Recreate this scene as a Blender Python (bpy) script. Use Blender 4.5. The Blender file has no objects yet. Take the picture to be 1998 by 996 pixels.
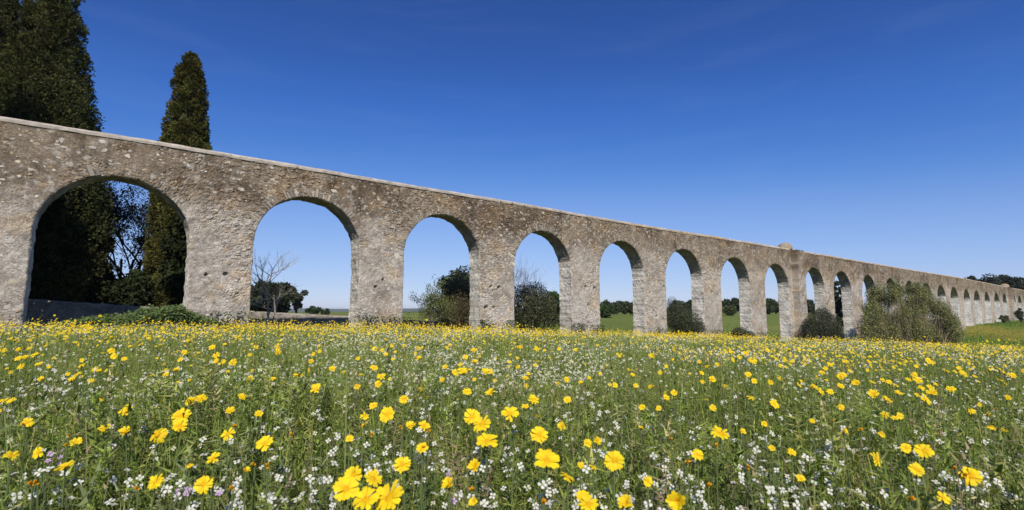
import bpy, math
import numpy as np
from mathutils import Vector, Matrix, Quaternion

# ------------------------------------------------------------------ camera, sky, sun
SC = bpy.context.scene
COL = SC.collection
EYE = 0.70
PITCH = math.atan(110 / 1000.0)
cam_d = bpy.data.cameras.new('camera')
cam = bpy.data.objects.new('camera', cam_d)
COL.objects.link(cam)
cam.location = (0, 0, EYE)
cam.rotation_euler = (math.pi / 2 + PITCH, 0, 0)
cam_d.sensor_width = 36.0
cam_d.lens = 36.0 * 1000 / 1998
cam_d.clip_start = 0.05
cam_d.clip_end = 20000
cam_d.dof.use_dof = True
cam_d.dof.focus_distance = 6.0
cam_d.dof.aperture_fstop = 7.1
SC.camera = cam

# wall frame: U along the aqueduct (to the right), N from the wall towards the camera, wall front face at q = 20
U = np.array([0.78878317, 0.61467154, 0.0])
N = np.array([0.61467154, -0.78878317, 0.0])
D = 20.0
SUN = -0.40 * U + 0.61 * N + np.array([0, 0, 0.66])
SUN = SUN / np.linalg.norm(SUN)

world = bpy.data.worlds.new('World')
SC.world = world
world.use_nodes = True
wt = world.node_tree
bg = wt.nodes['Background']
sky = wt.nodes.new('ShaderNodeTexSky')
sky.sky_type = 'NISHITA'
sky.sun_disc = False
sky.sun_elevation = math.asin(SUN[2])
sky.sun_rotation = math.atan2(SUN[0], SUN[1])
sky.altitude = 1000
sky.air_density = 1.0
sky.dust_density = 0.0
sky.ozone_density = 10.0
# camera-like colour response of the clear polarised sky (a plain tone curve over the whole sky)
sk_a = wt.nodes.new('ShaderNodeMixRGB'); sk_a.blend_type = 'MULTIPLY'; sk_a.inputs[0].default_value = 1; sk_a.inputs[2].default_value = (.1, .1, .1, 1)
sk_c = wt.nodes.new('ShaderNodeRGBCurve')
sk_b = wt.nodes.new('ShaderNodeMixRGB'); sk_b.blend_type = 'MULTIPLY'; sk_b.inputs[0].default_value = 1; sk_b.inputs[2].default_value = (10, 10, 10, 1)
for ch, pts in ((0, [(.056, .030), (.082, .055), (.174, .24), (.468, .53), (1, .87)]), (1, [(.127, .098), (.184, .172), (.371, .42), (.693, .655), (1, .86)]),
                (2, [(.309, .37), (.434, .575), (.70, .82), (.807, .88), (1, .95)])):
    cu = sk_c.mapping.curves[ch]
    cu.points[-1].location = pts[-1]
    for p_ in pts[:-1]: cu.points.new(*p_)
sk_c.mapping.clip_max_x = sk_c.mapping.clip_max_y = 1.0
sk_c.mapping.update()
wt.links.new(sky.outputs[0], sk_a.inputs[1]); wt.links.new(sk_a.outputs[0], sk_c.inputs['Color'])
ci_t = wt.nodes.new('ShaderNodeTexCoord'); ci_m = wt.nodes.new('ShaderNodeMapping'); ci_m.inputs['Scale'].default_value = (1.6, 1.6, 12.0); ci_m.inputs['Rotation'].default_value = (.12, -.16, .5)
ci_n = wt.nodes.new('ShaderNodeTexNoise'); ci_n.inputs['Scale'].default_value = 2.2; ci_n.inputs['Detail'].default_value = 7; ci_n.inputs['Roughness'].default_value = .62; ci_n.inputs['Distortion'].default_value = .4
ci_r = wt.nodes.new('ShaderNodeMapRange'); ci_r.inputs['From Min'].default_value = .50; ci_r.inputs['From Max'].default_value = .80; ci_r.inputs['To Max'].default_value = .03
ci_x = wt.nodes.new('ShaderNodeMixRGB'); ci_x.inputs[2].default_value = (.62, .70, .85, 1)
wt.links.new(ci_t.outputs['Generated'], ci_m.inputs[0]); wt.links.new(ci_m.outputs[0], ci_n.inputs['Vector']); wt.links.new(ci_n.outputs['Fac'], ci_r.inputs['Value'])
wt.links.new(ci_r.outputs[0], ci_x.inputs[0]); wt.links.new(sk_c.outputs[0], ci_x.inputs[1])
wt.links.new(ci_x.outputs[0], sk_b.inputs[1]); wt.links.new(sk_b.outputs[0], bg.inputs[0])
bg.inputs[1].default_value = 0.10

sun_d = bpy.data.lights.new('sun', 'SUN')
sun_d.energy = 5.0
sun_d.angle = math.radians(0.53)
sun_d.color = (1.0, 0.94, 0.84)
sun_o = bpy.data.objects.new('sun', sun_d)
COL.objects.link(sun_o)
sun_o.rotation_euler = Vector(SUN).to_track_quat('Z', 'Y').to_euler()
sun_o.location = (-20, -40, 50)

SC.view_settings.view_transform = 'Standard'
SC.view_settings.look = 'None'
SC.view_settings.exposure = 0.0
SC.view_settings.gamma = 1.0
SC.view_settings.use_curve_mapping = False
SC.cycles.max_bounces = 6
SC.cycles.transparent_max_bounces = 6

# ------------------------------------------------------------------ numpy helpers
RNG = np.random.default_rng(7)


def hash2(ix, iy, k=0):
    h = (ix.astype(np.int64) * 374761393 + iy.astype(np.int64) * 668265263 + k * 974634777) & 0xFFFFFFFF
    h = ((h ^ (h >> 13)) * 1274126177) & 0xFFFFFFFF
    h = ((h ^ (h >> 16)) * 2246822519) & 0xFFFFFFFF
    h = h ^ (h >> 15)
    return (h & 0xFFFFFF) / float(0x1000000)


def vnoise(x, y, k=0):
    x = np.asarray(x, float); y = np.asarray(y, float)
    ix = np.floor(x); iy = np.floor(y)
    fx = x - ix; fy = y - iy
    fx = fx * fx * (3 - 2 * fx); fy = fy * fy * (3 - 2 * fy)
    a = hash2(ix, iy, k); b = hash2(ix + 1, iy, k); c = hash2(ix, iy + 1, k); d = hash2(ix + 1, iy + 1, k)
    return (a * (1 - fx) + b * fx) * (1 - fy) + (c * (1 - fx) + d * fx) * fy


def fbm(x, y, k=0, o=4):
    x = np.asarray(x, float); y = np.asarray(y, float)
    r = np.zeros(np.broadcast(x, y).shape); a = 0.5; t = 0
    for i in range(o):
        r = r + a * vnoise(x, y, k + i * 17); t += a
        a *= 0.5; x = x * 2.03 + 5.1; y = y * 2.03 + 1.7
    return r / t


def voronoi(x, y, k=0):
    ix = np.floor(x); iy = np.floor(y)
    f1 = np.full(x.shape, 9.0); f2 = np.full(x.shape, 9.0)
    cid = np.zeros(x.shape); cx = np.zeros(x.shape); cy = np.zeros(x.shape)
    for dx in (-1, 0, 1):
        for dy in (-1, 0, 1):
            jx = ix + dx; jy = iy + dy
            px = jx + 0.1 + 0.8 * hash2(jx, jy, k + 1); py = jy + 0.1 + 0.8 * hash2(jx, jy, k + 2)
            d = np.hypot(px - x, py - y)
            near = d < f1
            f2 = np.where(near, f1, np.minimum(f2, d))
            cid = np.where(near, hash2(jx, jy, k + 3), cid)
            f1 = np.where(near, d, f1)
    return f1, f2, cid


def sstep(a, b, x):
    t = np.clip((x - a) / (b - a), 0, 1)
    return t * t * (3 - 2 * t)


def wpos(s, q, z):
    """wall coordinates (along, distance from the camera across, height) -> world"""
    s = np.asarray(s, float); q = np.asarray(q, float); z = np.asarray(z, float)
    s, q, z = np.broadcast_arrays(s, q, z)
    return np.stack([s * U[0] - q * N[0], s * U[1] - q * N[1], z], -1)


TS = np.array([-400, -60, -10, 0, 4, 13, 25, 43, 57, 70, 85, 98, 104, 110, 150, 200, 400, 900], float)
TZ = np.array([-1.0, 0.2, 0.05, 0.0, -.04, -.40, -.92, -1.82, -2.45, -2.85, -2.9, -2.6, -2.2, -1.5, -1.1, -.8, 0, 0], float)


def ground(x, y):
    x = np.asarray(x, float); y = np.asarray(y, float)
    s = x * U[0] + y * U[1]; q = -(x * N[0] + y * N[1])
    z = (np.interp(s - 3, TS, TZ) + np.interp(s, TS, TZ) * 2 + np.interp(s + 3, TS, TZ)) / 4
    w = sstep(22, 62, q)
    far = 0.1 - 1.2 * sstep(160, 500, q)
    z = z * (1 - w) + far * w
    r = np.hypot(x, y)
    z = z + (fbm(x * 0.35, y * 0.35, 3, 3) - 0.5) * 0.16 * sstep(1.5, 6, r)
    z = z + (fbm(x * 0.03, y * 0.03, 9, 3) - 0.5) * 3.0 * sstep(90, 400, r)
    return z


def ray(px, py):
    a = (px - 999) / 1000.0; b = -(py - 498) / 1000.0
    c, s = math.cos(PITCH), math.sin(PITCH)
    return np.array([a, c - b * s, s + b * c])


def at(px, py, depth):
    r = ray(px, py); t = depth / r[1]
    return np.array([0, 0, EYE]) + r * t


def lin(c):
    c = np.array(c, float) / 255
    return np.where(c <= 0.04045, c / 12.92, ((c + 0.055) / 1.055) ** 2.4)


class MB:
    """collects vertices, faces and vertex colours for ONE mesh object"""
    def __init__(self):
        self.v = []; self.f = []; self.c = []; self.n = 0

    def add(self, V, F, C=(0.5, 0.5, 0.5)):
        V = np.asarray(V, float).reshape(-1, 3)
        F = np.asarray(F, np.int64)
        C = np.asarray(C, float)
        if C.ndim == 1:
            C = np.broadcast_to(C, (len(V), 3))
        self.v.append(V); self.c.append(C.reshape(-1, 3)); self.f.append(F + self.n)
        self.n += len(V)

    def mesh(self, name, smooth=False):
        me = bpy.data.meshes.new(name)
        V = np.concatenate(self.v); C = np.concatenate(self.c)
        tot = np.concatenate([np.full(len(f), f.shape[1]) for f in self.f])
        idx = np.concatenate([f.ravel() for f in self.f])
        st = np.concatenate([[0], np.cumsum(tot)[:-1]])
        me.vertices.add(len(V)); me.vertices.foreach_set('co', V.ravel().astype(np.float32))
        me.loops.add(len(idx)); me.loops.foreach_set('vertex_index', idx.astype(np.int32))
        me.polygons.add(len(tot)); me.polygons.foreach_set('loop_start', st.astype(np.int32))
        try:
            me.polygons.foreach_set('loop_total', tot.astype(np.int32))
        except Exception:
            pass
        a = me.attributes.new('Col', 'FLOAT_COLOR', 'POINT')
        a.data.foreach_set('color', np.concatenate([C, np.ones((len(C), 1))], 1).ravel().astype(np.float32))
        me.update(calc_edges=True)
        me.polygons.foreach_set('use_smooth', np.full(len(tot), bool(smooth)))
        return me

    def build(self, name, mat, parent=None, smooth=False):
        me = self.mesh(name, smooth)
        return link(name, me, mat, parent)


def link(name, me, mat=None, parent=None):
    if mat is not None and len(me.materials) == 0:
        me.materials.append(mat)
    o = bpy.data.objects.new(name, me)
    COL.objects.link(o)
    if parent is not None:
        o.parent = parent
    return o


def empty(name, loc=(0, 0, 0)):
    o = bpy.data.objects.new(name, None)
    o.empty_display_size = 0.2
    COL.objects.link(o); o.location = loc
    return o


def tag(o, label=None, cat=None, group=None, kind=None):
    if label: o['label'] = label
    if cat: o['category'] = cat
    if group: o['group'] = group
    if kind: o['kind'] = kind
    return o


def rot_to(nrm, spin):
    """rotation matrices (N,3,3) whose z axis is nrm and that are spun about it"""
    z = nrm / np.linalg.norm(nrm, axis=1, keepdims=True)
    h = np.where(np.abs(z[:, 2:3]) < 0.9, np.array([[0, 0, 1.0]]), np.array([[1.0, 0, 0]]))
    x = np.cross(h, z); x /= np.linalg.norm(x, axis=1, keepdims=True)
    y = np.cross(z, x)
    c = np.cos(spin)[:, None]; s = np.sin(spin)[:, None]
    X = x * c + y * s; Y = -x * s + y * c
    return np.stack([X, Y, z], -1)


def instance(mb, T, pos, R, sc, tint=None):
    """T = (V, F, C) template"""
    V, F, C = T
    n, m = len(pos), len(V)
    if n == 0: return
    W = np.einsum('nij,mj->nmi', R, V) * np.asarray(sc).reshape(-1, 1, 1) + pos[:, None, :]
    Cc = np.broadcast_to(C, (n, m, 3))
    if tint is not None:
        Cc = Cc * tint[:, None, :]
    FF = (F[None] + (np.arange(n) * m)[:, None, None]).reshape(-1, F.shape[1])
    mb.add(W.reshape(-1, 3), FF, Cc.reshape(-1, 3))


def randdir(n, rng, zbias=0.0):
    v = rng.normal(size=(n, 3)); v[:, 2] += zbias
    return v / np.linalg.norm(v, axis=1, keepdims=True)


# ------------------------------------------------------------------ materials
def nodes(name):
    m = bpy.data.materials.new(name); m.use_nodes = True
    nt = m.node_tree
    for n in list(nt.nodes): nt.nodes.remove(n)
    out = nt.nodes.new('ShaderNodeOutputMaterial')
    return m, nt, out


def mat_leaf(name, trans=0.3, rough=0.55, spec=0.25, tcol=(1.15, 1.2, 0.55)):
    m, nt, out = nodes(name)
    at_ = nt.nodes.new('ShaderNodeAttribute'); at_.attribute_name = 'Col'
    p = nt.nodes.new('ShaderNodeBsdfPrincipled')
    p.inputs['Roughness'].default_value = rough
    p.inputs['Specular IOR Level'].default_value = spec
    nt.links.new(at_.outputs['Color'], p.inputs['Base Color'])
    t = nt.nodes.new('ShaderNodeBsdfTranslucent')
    mu = nt.nodes.new('ShaderNodeMixRGB'); mu.blend_type = 'MULTIPLY'; mu.inputs[0].default_value = 1
    mu.inputs[2].default_value = (*tcol, 1)
    nt.links.new(at_.outputs['Color'], mu.inputs[1]); nt.links.new(mu.outputs[0], t.inputs['Color'])
    mx = nt.nodes.new('ShaderNodeMixShader'); mx.inputs[0].default_value = trans
    nt.links.new(p.outputs[0], mx.inputs[1]); nt.links.new(t.outputs[0], mx.inputs[2])
    nt.links.new(mx.outputs[0], out.inputs['Surface'])
    return m


def mat_col(name, rough=0.9, scale=12.0, amt=0.5, bump=0.3, bscale=40.0, dist=0.01, spec=0.2, fine=0):
    """vertex colour times procedural grain, with fine bump"""
    m, nt, out = nodes(name)
    at_ = nt.nodes.new('ShaderNodeAttribute'); at_.attribute_name = 'Col'
    tc = nt.nodes.new('ShaderNodeTexCoord')
    n1 = nt.nodes.new('ShaderNodeTexNoise'); n1.inputs['Scale'].default_value = scale
    n1.inputs['Detail'].default_value = 8; n1.inputs['Roughness'].default_value = 0.7
    nt.links.new(tc.outputs['Object'], n1.inputs['Vector'])
    mr = nt.nodes.new('ShaderNodeMapRange')
    mr.inputs['From Min'].default_value = 0.25; mr.inputs['From Max'].default_value = 0.75
    mr.inputs['To Min'].default_value = 1 - amt; mr.inputs['To Max'].default_value = 1 + amt
    nt.links.new(n1.outputs['Fac'], mr.inputs['Value'])
    mu = nt.nodes.new('ShaderNodeMixRGB'); mu.blend_type = 'MULTIPLY'; mu.inputs[0].default_value = 1
    nt.links.new(at_.outputs['Color'], mu.inputs[1]); nt.links.new(mr.outputs[0], mu.inputs[2])
    if fine:
        n3 = nt.nodes.new('ShaderNodeTexNoise'); n3.inputs['Scale'].default_value = fine
        n3.inputs['Detail'].default_value = 5; n3.inputs['Roughness'].default_value = 0.75
        nt.links.new(tc.outputs['Object'], n3.inputs['Vector'])
        m3 = nt.nodes.new('ShaderNodeMapRange'); m3.inputs['From Min'].default_value = .3; m3.inputs['From Max'].default_value = .7
        m3.inputs['To Min'].default_value = .46; m3.inputs['To Max'].default_value = 1.48
        nt.links.new(n3.outputs['Fac'], m3.inputs['Value'])
        mu0 = mu
        mu = nt.nodes.new('ShaderNodeMixRGB'); mu.blend_type = 'MULTIPLY'; mu.inputs[0].default_value = 1
        nt.links.new(mu0.outputs[0], mu.inputs[1]); nt.links.new(m3.outputs[0], mu.inputs[2])
    p = nt.nodes.new('ShaderNodeBsdfPrincipled')
    p.inputs['Roughness'].default_value = rough
    p.inputs['Specular IOR Level'].default_value = spec
    nt.links.new(mu.outputs[0], p.inputs['Base Color'])
    n2 = nt.nodes.new('ShaderNodeTexNoise'); n2.inputs['Scale'].default_value = bscale
    n2.inputs['Detail'].default_value = 6; n2.inputs['Roughness'].default_value = 0.65
    nt.links.new(tc.outputs['Object'], n2.inputs['Vector'])
    b = nt.nodes.new('ShaderNodeBump'); b.inputs['Strength'].default_value = bump
    b.inputs['Distance'].default_value = dist
    nt.links.new(n2.outputs['Fac'], b.inputs['Height']); nt.links.new(b.outputs[0], p.inputs['Normal'])
    nt.links.new(p.outputs[0], out.inputs['Surface'])
    return m


M_WALL = mat_col('lime_rubble', 0.95, 7.0, 0.40, 0.9, 20.0, 0.035, 0.12, fine=26.0)
M_STONE = mat_col('field_stone', 0.95, 4.0, 0.25, 0.15, 6.0, 0.001, 0.12)
M_RUBBLE = mat_col('small_rubble', 0.95, 14.0, 0.35, 0.7, 30.0, 0.012, 0.12)
M_COPE = mat_col('lime_coping', 0.95, 5.0, 0.35, 0.6, 25.0, 0.015, 0.12)
M_GRND = mat_col('meadow_soil', 1.0, 3.0, 0.45, 0.8, 8.0, 0.06, 0.05)
M_BARK = mat_col('bark', 0.95, 20.0, 0.4, 0.7, 40.0, 0.01, 0.1)
M_GRASS = mat_leaf('grass_blades', 0.20, 0.6, 0.12)
M_LEAF = mat_leaf('broad_leaves', 0.22, 0.5, 0.3)
M_NEEDLE = mat_leaf('cypress_sprays', 0.08, 0.8, 0.04)
M_YEL = mat_leaf('yellow_petals', 0.22, 0.6, 0.15, (1.1, 1.0, 0.6))
M_WHI = mat_leaf('white_petals', 0.25, 0.6, 0.15, (1.0, 1.0, 0.95))
M_DISC = mat_col('flower_disc', 0.8, 400.0, 0.3, 0.6, 900.0, 0.002, 0.1)
M_STEM = mat_leaf('green_stems', 0.12, 0.6, 0.12)

# ------------------------------------------------------------------ ground sheet and far hills
def build_ground():
    mb = MB()
    rr = np.concatenate([[0.02], np.geomspace(0.4, 60, 80), np.geomspace(62, 9000, 70)])
    na = 180
    aa = np.linspace(0, 2 * math.pi, na, endpoint=False)
    R, A = np.meshgrid(rr, aa, indexing='ij')
    X = R * np.sin(A); Y = R * np.cos(A); Z = ground(X, Y)
    i, j = np.meshgrid(np.arange(len(rr) - 1), np.arange(na), indexing='ij')
    F = np.stack([i * na + j, i * na + (j + 1) % na, (i + 1) * na + (j + 1) % na, (i + 1) * na + j], -1).reshape(-1, 4)[:, ::-1]
    s = X * U[0] + Y * U[1]; q = -(X * N[0] + Y * N[1])
    g = np.array([0.10, 0.12, 0.04]); dry = np.array([0.16, 0.14, 0.055]); soil = np.array([0.06, 0.05, 0.03])
    yel = np.array([0.30, 0.26, 0.02]); lush = np.array([0.065, 0.125, 0.018])
    n1 = fbm(X * 0.12, Y * 0.12, 21, 4)[..., None]; n2 = fbm(X * 0.9, Y * 0.9, 31, 3)[..., None]
    c = g * (0.7 + 0.6 * n2)
    near = (1 - sstep(3, 25, R))[..., None]
    c = c * (1 - 0.45 * near) + soil * 0.45 * near
    beyond = (sstep(20.2, 24, q) * sstep(8, 14, s))[..., None] + (sstep(70, 80, s) * sstep(-200, -100, q))[..., None]
    beyond = np.clip(beyond, 0, 1)
    band = fbm(s * 0.04, q * 0.22, 77, 4)[..., None]
    fieldc = lush * (0.8 + 0.5 * n2) * (1 - sstep(0.58, 0.70, band)) + (0.5 * yel + 0.5 * dry) * sstep(0.58, 0.70, band)
    pale = (sstep(21, 30, q) * (1 - sstep(200, 400, R)))[..., None]
    fieldc = fieldc * (1 - .7 * pale) + np.array([.165, .185, .05]) * (.7 + .6 * band) * .7 * pale
    c = c * (1 - beyond) + fieldc * beyond
    fr = sstep(250, 900, R)[..., None]
    farc = np.array([0.10, 0.11, 0.05]) * (0.6 + 0.9 * fbm(X * 0.004, Y * 0.02, 5, 3)[..., None])
    c = c * (1 - fr) + farc * fr
    mb.add(np.stack([X, Y, Z], -1), F, c)
    o = mb.build('ground', M_GRND, None, True)
    tag(o, kind='structure')


build_ground()


def build_hills():
    mb = MB()
    for (dist, hmin, hmax, k) in ((3600, 10, 19, 1), (5600, 22, 36, 2)):
        na = 260
        aa = np.radians(np.linspace(-75, 75, na))
        h = hmin + (hmax - hmin) * fbm(aa * 7, aa * 0 + k, 40 + k, 4) * 1.2
        prof = [(-500, -6, 0.0), (-260, 0.35, .4), (-90, .8, .8), (0, 1.0, 1.0), (120, .8, .7), (500, -6, 0)]
        rows = []
        for dr, f, _ in prof:
            z = h * f if f >= 0 else np.full(na, f)
            z = z + (fbm(aa * 60, aa * 0 + dr, 9, 3) - .5) * 5 * max(f, 0)
            rows.append(np.stack([(dist + dr) * np.sin(aa), (dist + dr) * np.cos(aa), z], -1))
        V = np.stack(rows)
        m = len(prof)
        i, j = np.meshgrid(np.arange(m - 1), np.arange(na - 1), indexing='ij')
        F = np.stack([i * na + j, i * na + j + 1, (i + 1) * na + j + 1, (i + 1) * na + j], -1).reshape(-1, 4)[:, ::-1]
        c = np.array([0.06, 0.075, 0.035]) * (0.6 + 0.8 * fbm(V[..., 0] * .01, V[..., 1] * .01, 4, 3)[..., None])
        mb.add(V, F, c)
    o = mb.build('hills', M_GRND, None, True)
    tag(o, kind='structure')


build_hills()

# ------------------------------------------------------------------ the aqueduct
ARCH = [(-13.6, -9.75), (-7.75, -3.85), (-1.94, 1.95), (3.88, 7.80), (9.74, 13.71), (15.75, 19.68), (21.92, 26.01), (28.18, 32.5), (34.80, 39.00),
        (41.36, 45.6), (48.75, 52.9), (55.01, 59.5), (62.4, 66.6), (69.5, 73.8), (76.5, 80.8), (83.6, 88.0), (90.49, 94.98), (97.50, 102.1),
        (105.08, 109.41), (111.86, 116.5), (119.6, 123.85), (127.6, 132.1), (135.1, 139.2), (145.0, 148.6), (151.0, 155.4), (158.0, 162.4),
        (165.0, 169.4), (172.0, 176.4)]
CR_S = [-14, 0, 5.6, 11.5, 17.7, 24, 30.5, 37, 44, 51, 58, 65, 93, 101, 108, 130, 180]
CR_Z = [4.10, 4.23, 4.37, 4.38, 4.20, 4.20, 4.18, 4.05, 3.94, 4.02, 3.98, 3.93, 3.71, 3.62, 3.5, 3.45, 3.3]
TP_S = [-16, -2.8, -.6, 2.3, 7.4, 15.6, 25.3, 45, 76, 103, 141, 180]
TP_Z = [5.40, 5.49, 5.55, 5.57, 5.53, 5.50, 5.42, 5.42, 5.28, 5.24, 4.88, 4.5]
THICK = 0.95


def top_z(s):
    return (np.interp(s - 2, TP_S, TP_Z) + np.interp(s, TP_S, TP_Z) + np.interp(s + 2, TP_S, TP_Z)) / 3 + EYE


HOLES = []
for hx, hy, hr in [(1143, 560, .10), (1160, 563, .09), (1148, 596, .09), (958, 560, .10), (974, 561, .10), (949, 601, .13), (964, 600, .08), (1281, 618, .13), (1390, 571, .13),
                   (748, 646 - 100, .07), (402, 536, .06), (440, 535, .08), (1669, 533, .16), (733, 560, .07), (1295, 560, .08)]:
    r = ray(hx, hy); t = -D / (r @ N); P = r * t
    HOLES.append((P @ U, P[2] + EYE, hr))

C_MORT = np.array([0.405, 0.350, 0.285])
PAL = np.array([[0.66, 0.60, 0.50], [0.50, 0.44, 0.36], [0.34, 0.29, 0.23], [0.34, 0.31, 0.28], [0.44, 0.32, 0.19], [0.58, 0.50, 0.37], [0.25, 0.195, 0.135], [0.48, 0.43, 0.38], [0.62, 0.57, 0.51], [0.38, 0.27, 0.17]])


def wall_surface(s, z):
    """outward relief and albedo of the rubble face at (s, z)"""
    wx = fbm(s * 2.1, z * 2.1, 51, 3) - .5; wy = fbm(s * 2.1, z * 2.1, 61, 3) - .5
    a1, a2, aid = voronoi((s + wx * .22) / 0.185, (z + wy * .16) / 0.10, 100)
    b1, b2, bid = voronoi((s + wx * .1) / 0.085, (z + wy * .1) / 0.058, 200)
    plaster = fbm(s * 0.55 + 3, z * 0.55, 71, 4)
    T = top_z(s)
    low = 1 - sstep(0.0, 4.5, z - ground_wall(s))          # towards the foot of the piers
    exposed = sstep(0.42, 0.60, plaster + 0.02 - 0.12 * low)
    sa = sstep(0.03, 0.30, a2 - a1); sb = sstep(0.03, 0.4, b2 - b1)
    showa = (aid > 0.5) * (0.08 + 0.75 * exposed)
    showb = ((bid * 7.3) % 1 > 0.40) * (0.45 + 0.55 * exposed)
    rel = 0.018 * sa * showa * (0.4 + aid) + 0.011 * sb * showb - 0.012 * (1 - sa) * exposed
    rel = rel + 0.05 * (fbm(s * 0.8, z * 0.8, 81, 3) - .5) + 0.032 * (fbm(s * 5, z * 7, 91, 4) - .5)
    # albedo
    ca = PAL[np.clip(((aid * 37.7) % 1 * 10).astype(int), 0, 9)]
    cb = PAL[np.clip(((bid * 53.1) % 1 * 10).astype(int), 0, 9)]
    mort = C_MORT * (0.42 + 1.16 * fbm(s * 2.6, z * 3.6, 33, 5))[..., None]
    wb = (sb * showb * 0.72)[..., None]
    c = mort * (1 - wb) + cb * wb
    wa = (sa * showa * 0.62)[..., None]
    c = c * (1 - wa) + ca * wa
    # brown weathering along the upper band, paler grey lime wash on the piers
    up = sstep(0.26, 0.62, sstep(3.0, 0.2, T - z) * 0.55 + 0.55 * fbm(s * 0.4, z * 0.7, 15, 4))
    c = c * (1 - up[..., None]) + (c * np.array([0.60, 0.545, 0.475])) * up[..., None]
    pale = (low * sstep(0.42, 0.62, fbm(s * 0.9, z * 0.9, 19, 4)))[..., None]
    c = c * (1 - 0.5 * pale) + np.array([0.58, 0.525, 0.46]) * (0.7 + 0.6 * fbm(s * 8, z * 8, 23, 2))[..., None] * 0.5 * pale
    drip = sstep(0.60, 0.8, fbm(s * 2.6, z * 0.25, 27, 3)) * sstep(2.4, 0.3, T - z)
    c = c * (1 - 0.45 * drip[..., None])
    soot = sstep(.50, .66, fbm(s * .55 + 7, z * .8 + 3, 43, 5)) * sstep(4.2, .4, T - z)
    c = c * (1 - .42 * soot[..., None] * np.array([.9, 1.0, 1.08]))
    fleck = sstep(.64, .74, fbm(s * 6.5, z * 8, 47, 3))[..., None]
    c = c * (1 - .45 * fleck) + np.array([.60, .55, .47]) * .45 * fleck
    warm = sstep(0.55, 0.72, fbm(s * 1.3, z * 1.6, 29, 3))[..., None]
    c = c * (1 - warm * 0.35) + c * np.array([1.12, 0.88, 0.55]) * warm * 0.35
    foot = (sstep(0.9, 0.1, z - ground_wall(s) - 0.3) * sstep(.4, .6, fbm(s * 1.5, z * 2, 39, 3)))[..., None]
    c = c * (1 - 0.35 * foot)
    c = c * np.array([.93, .935, .95])
    for hs, hz_, hr in HOLES:
        d = np.hypot((s - hs) * 0.8, z - hz_)
        rel = rel - 0.16 * sstep(hr, hr * 0.4, d)
    return rel, c


def ground_wall(s):
    p = wpos(s, D, 0)
    return ground(p[..., 0], p[..., 1])


aq = empty('aqueduct', tuple(wpos(5.8, D + .5, float(ground_wall(np.array(5.8))))))
tag(aq, 'long weathered stone aqueduct of round arches receding across the flower meadow', 'aqueduct')
AQI = Matrix.Translation(-aq.location)


def under(o, parent=None):
    """keep world coordinates when parented to the aqueduct"""
    o.parent = aq
    o.matrix_parent_inverse = AQI
    return o


def arch_geom(k):
    s0, s1 = ARCH[k]
    c = 0.5 * (s0 + s1); rad = 0.5 * (s1 - s0)
    crown = float(np.interp(c, CR_S, CR_Z)) + EYE
    rise = min(rad, 2.05)
    return c, rad, crown - rise, rise


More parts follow.
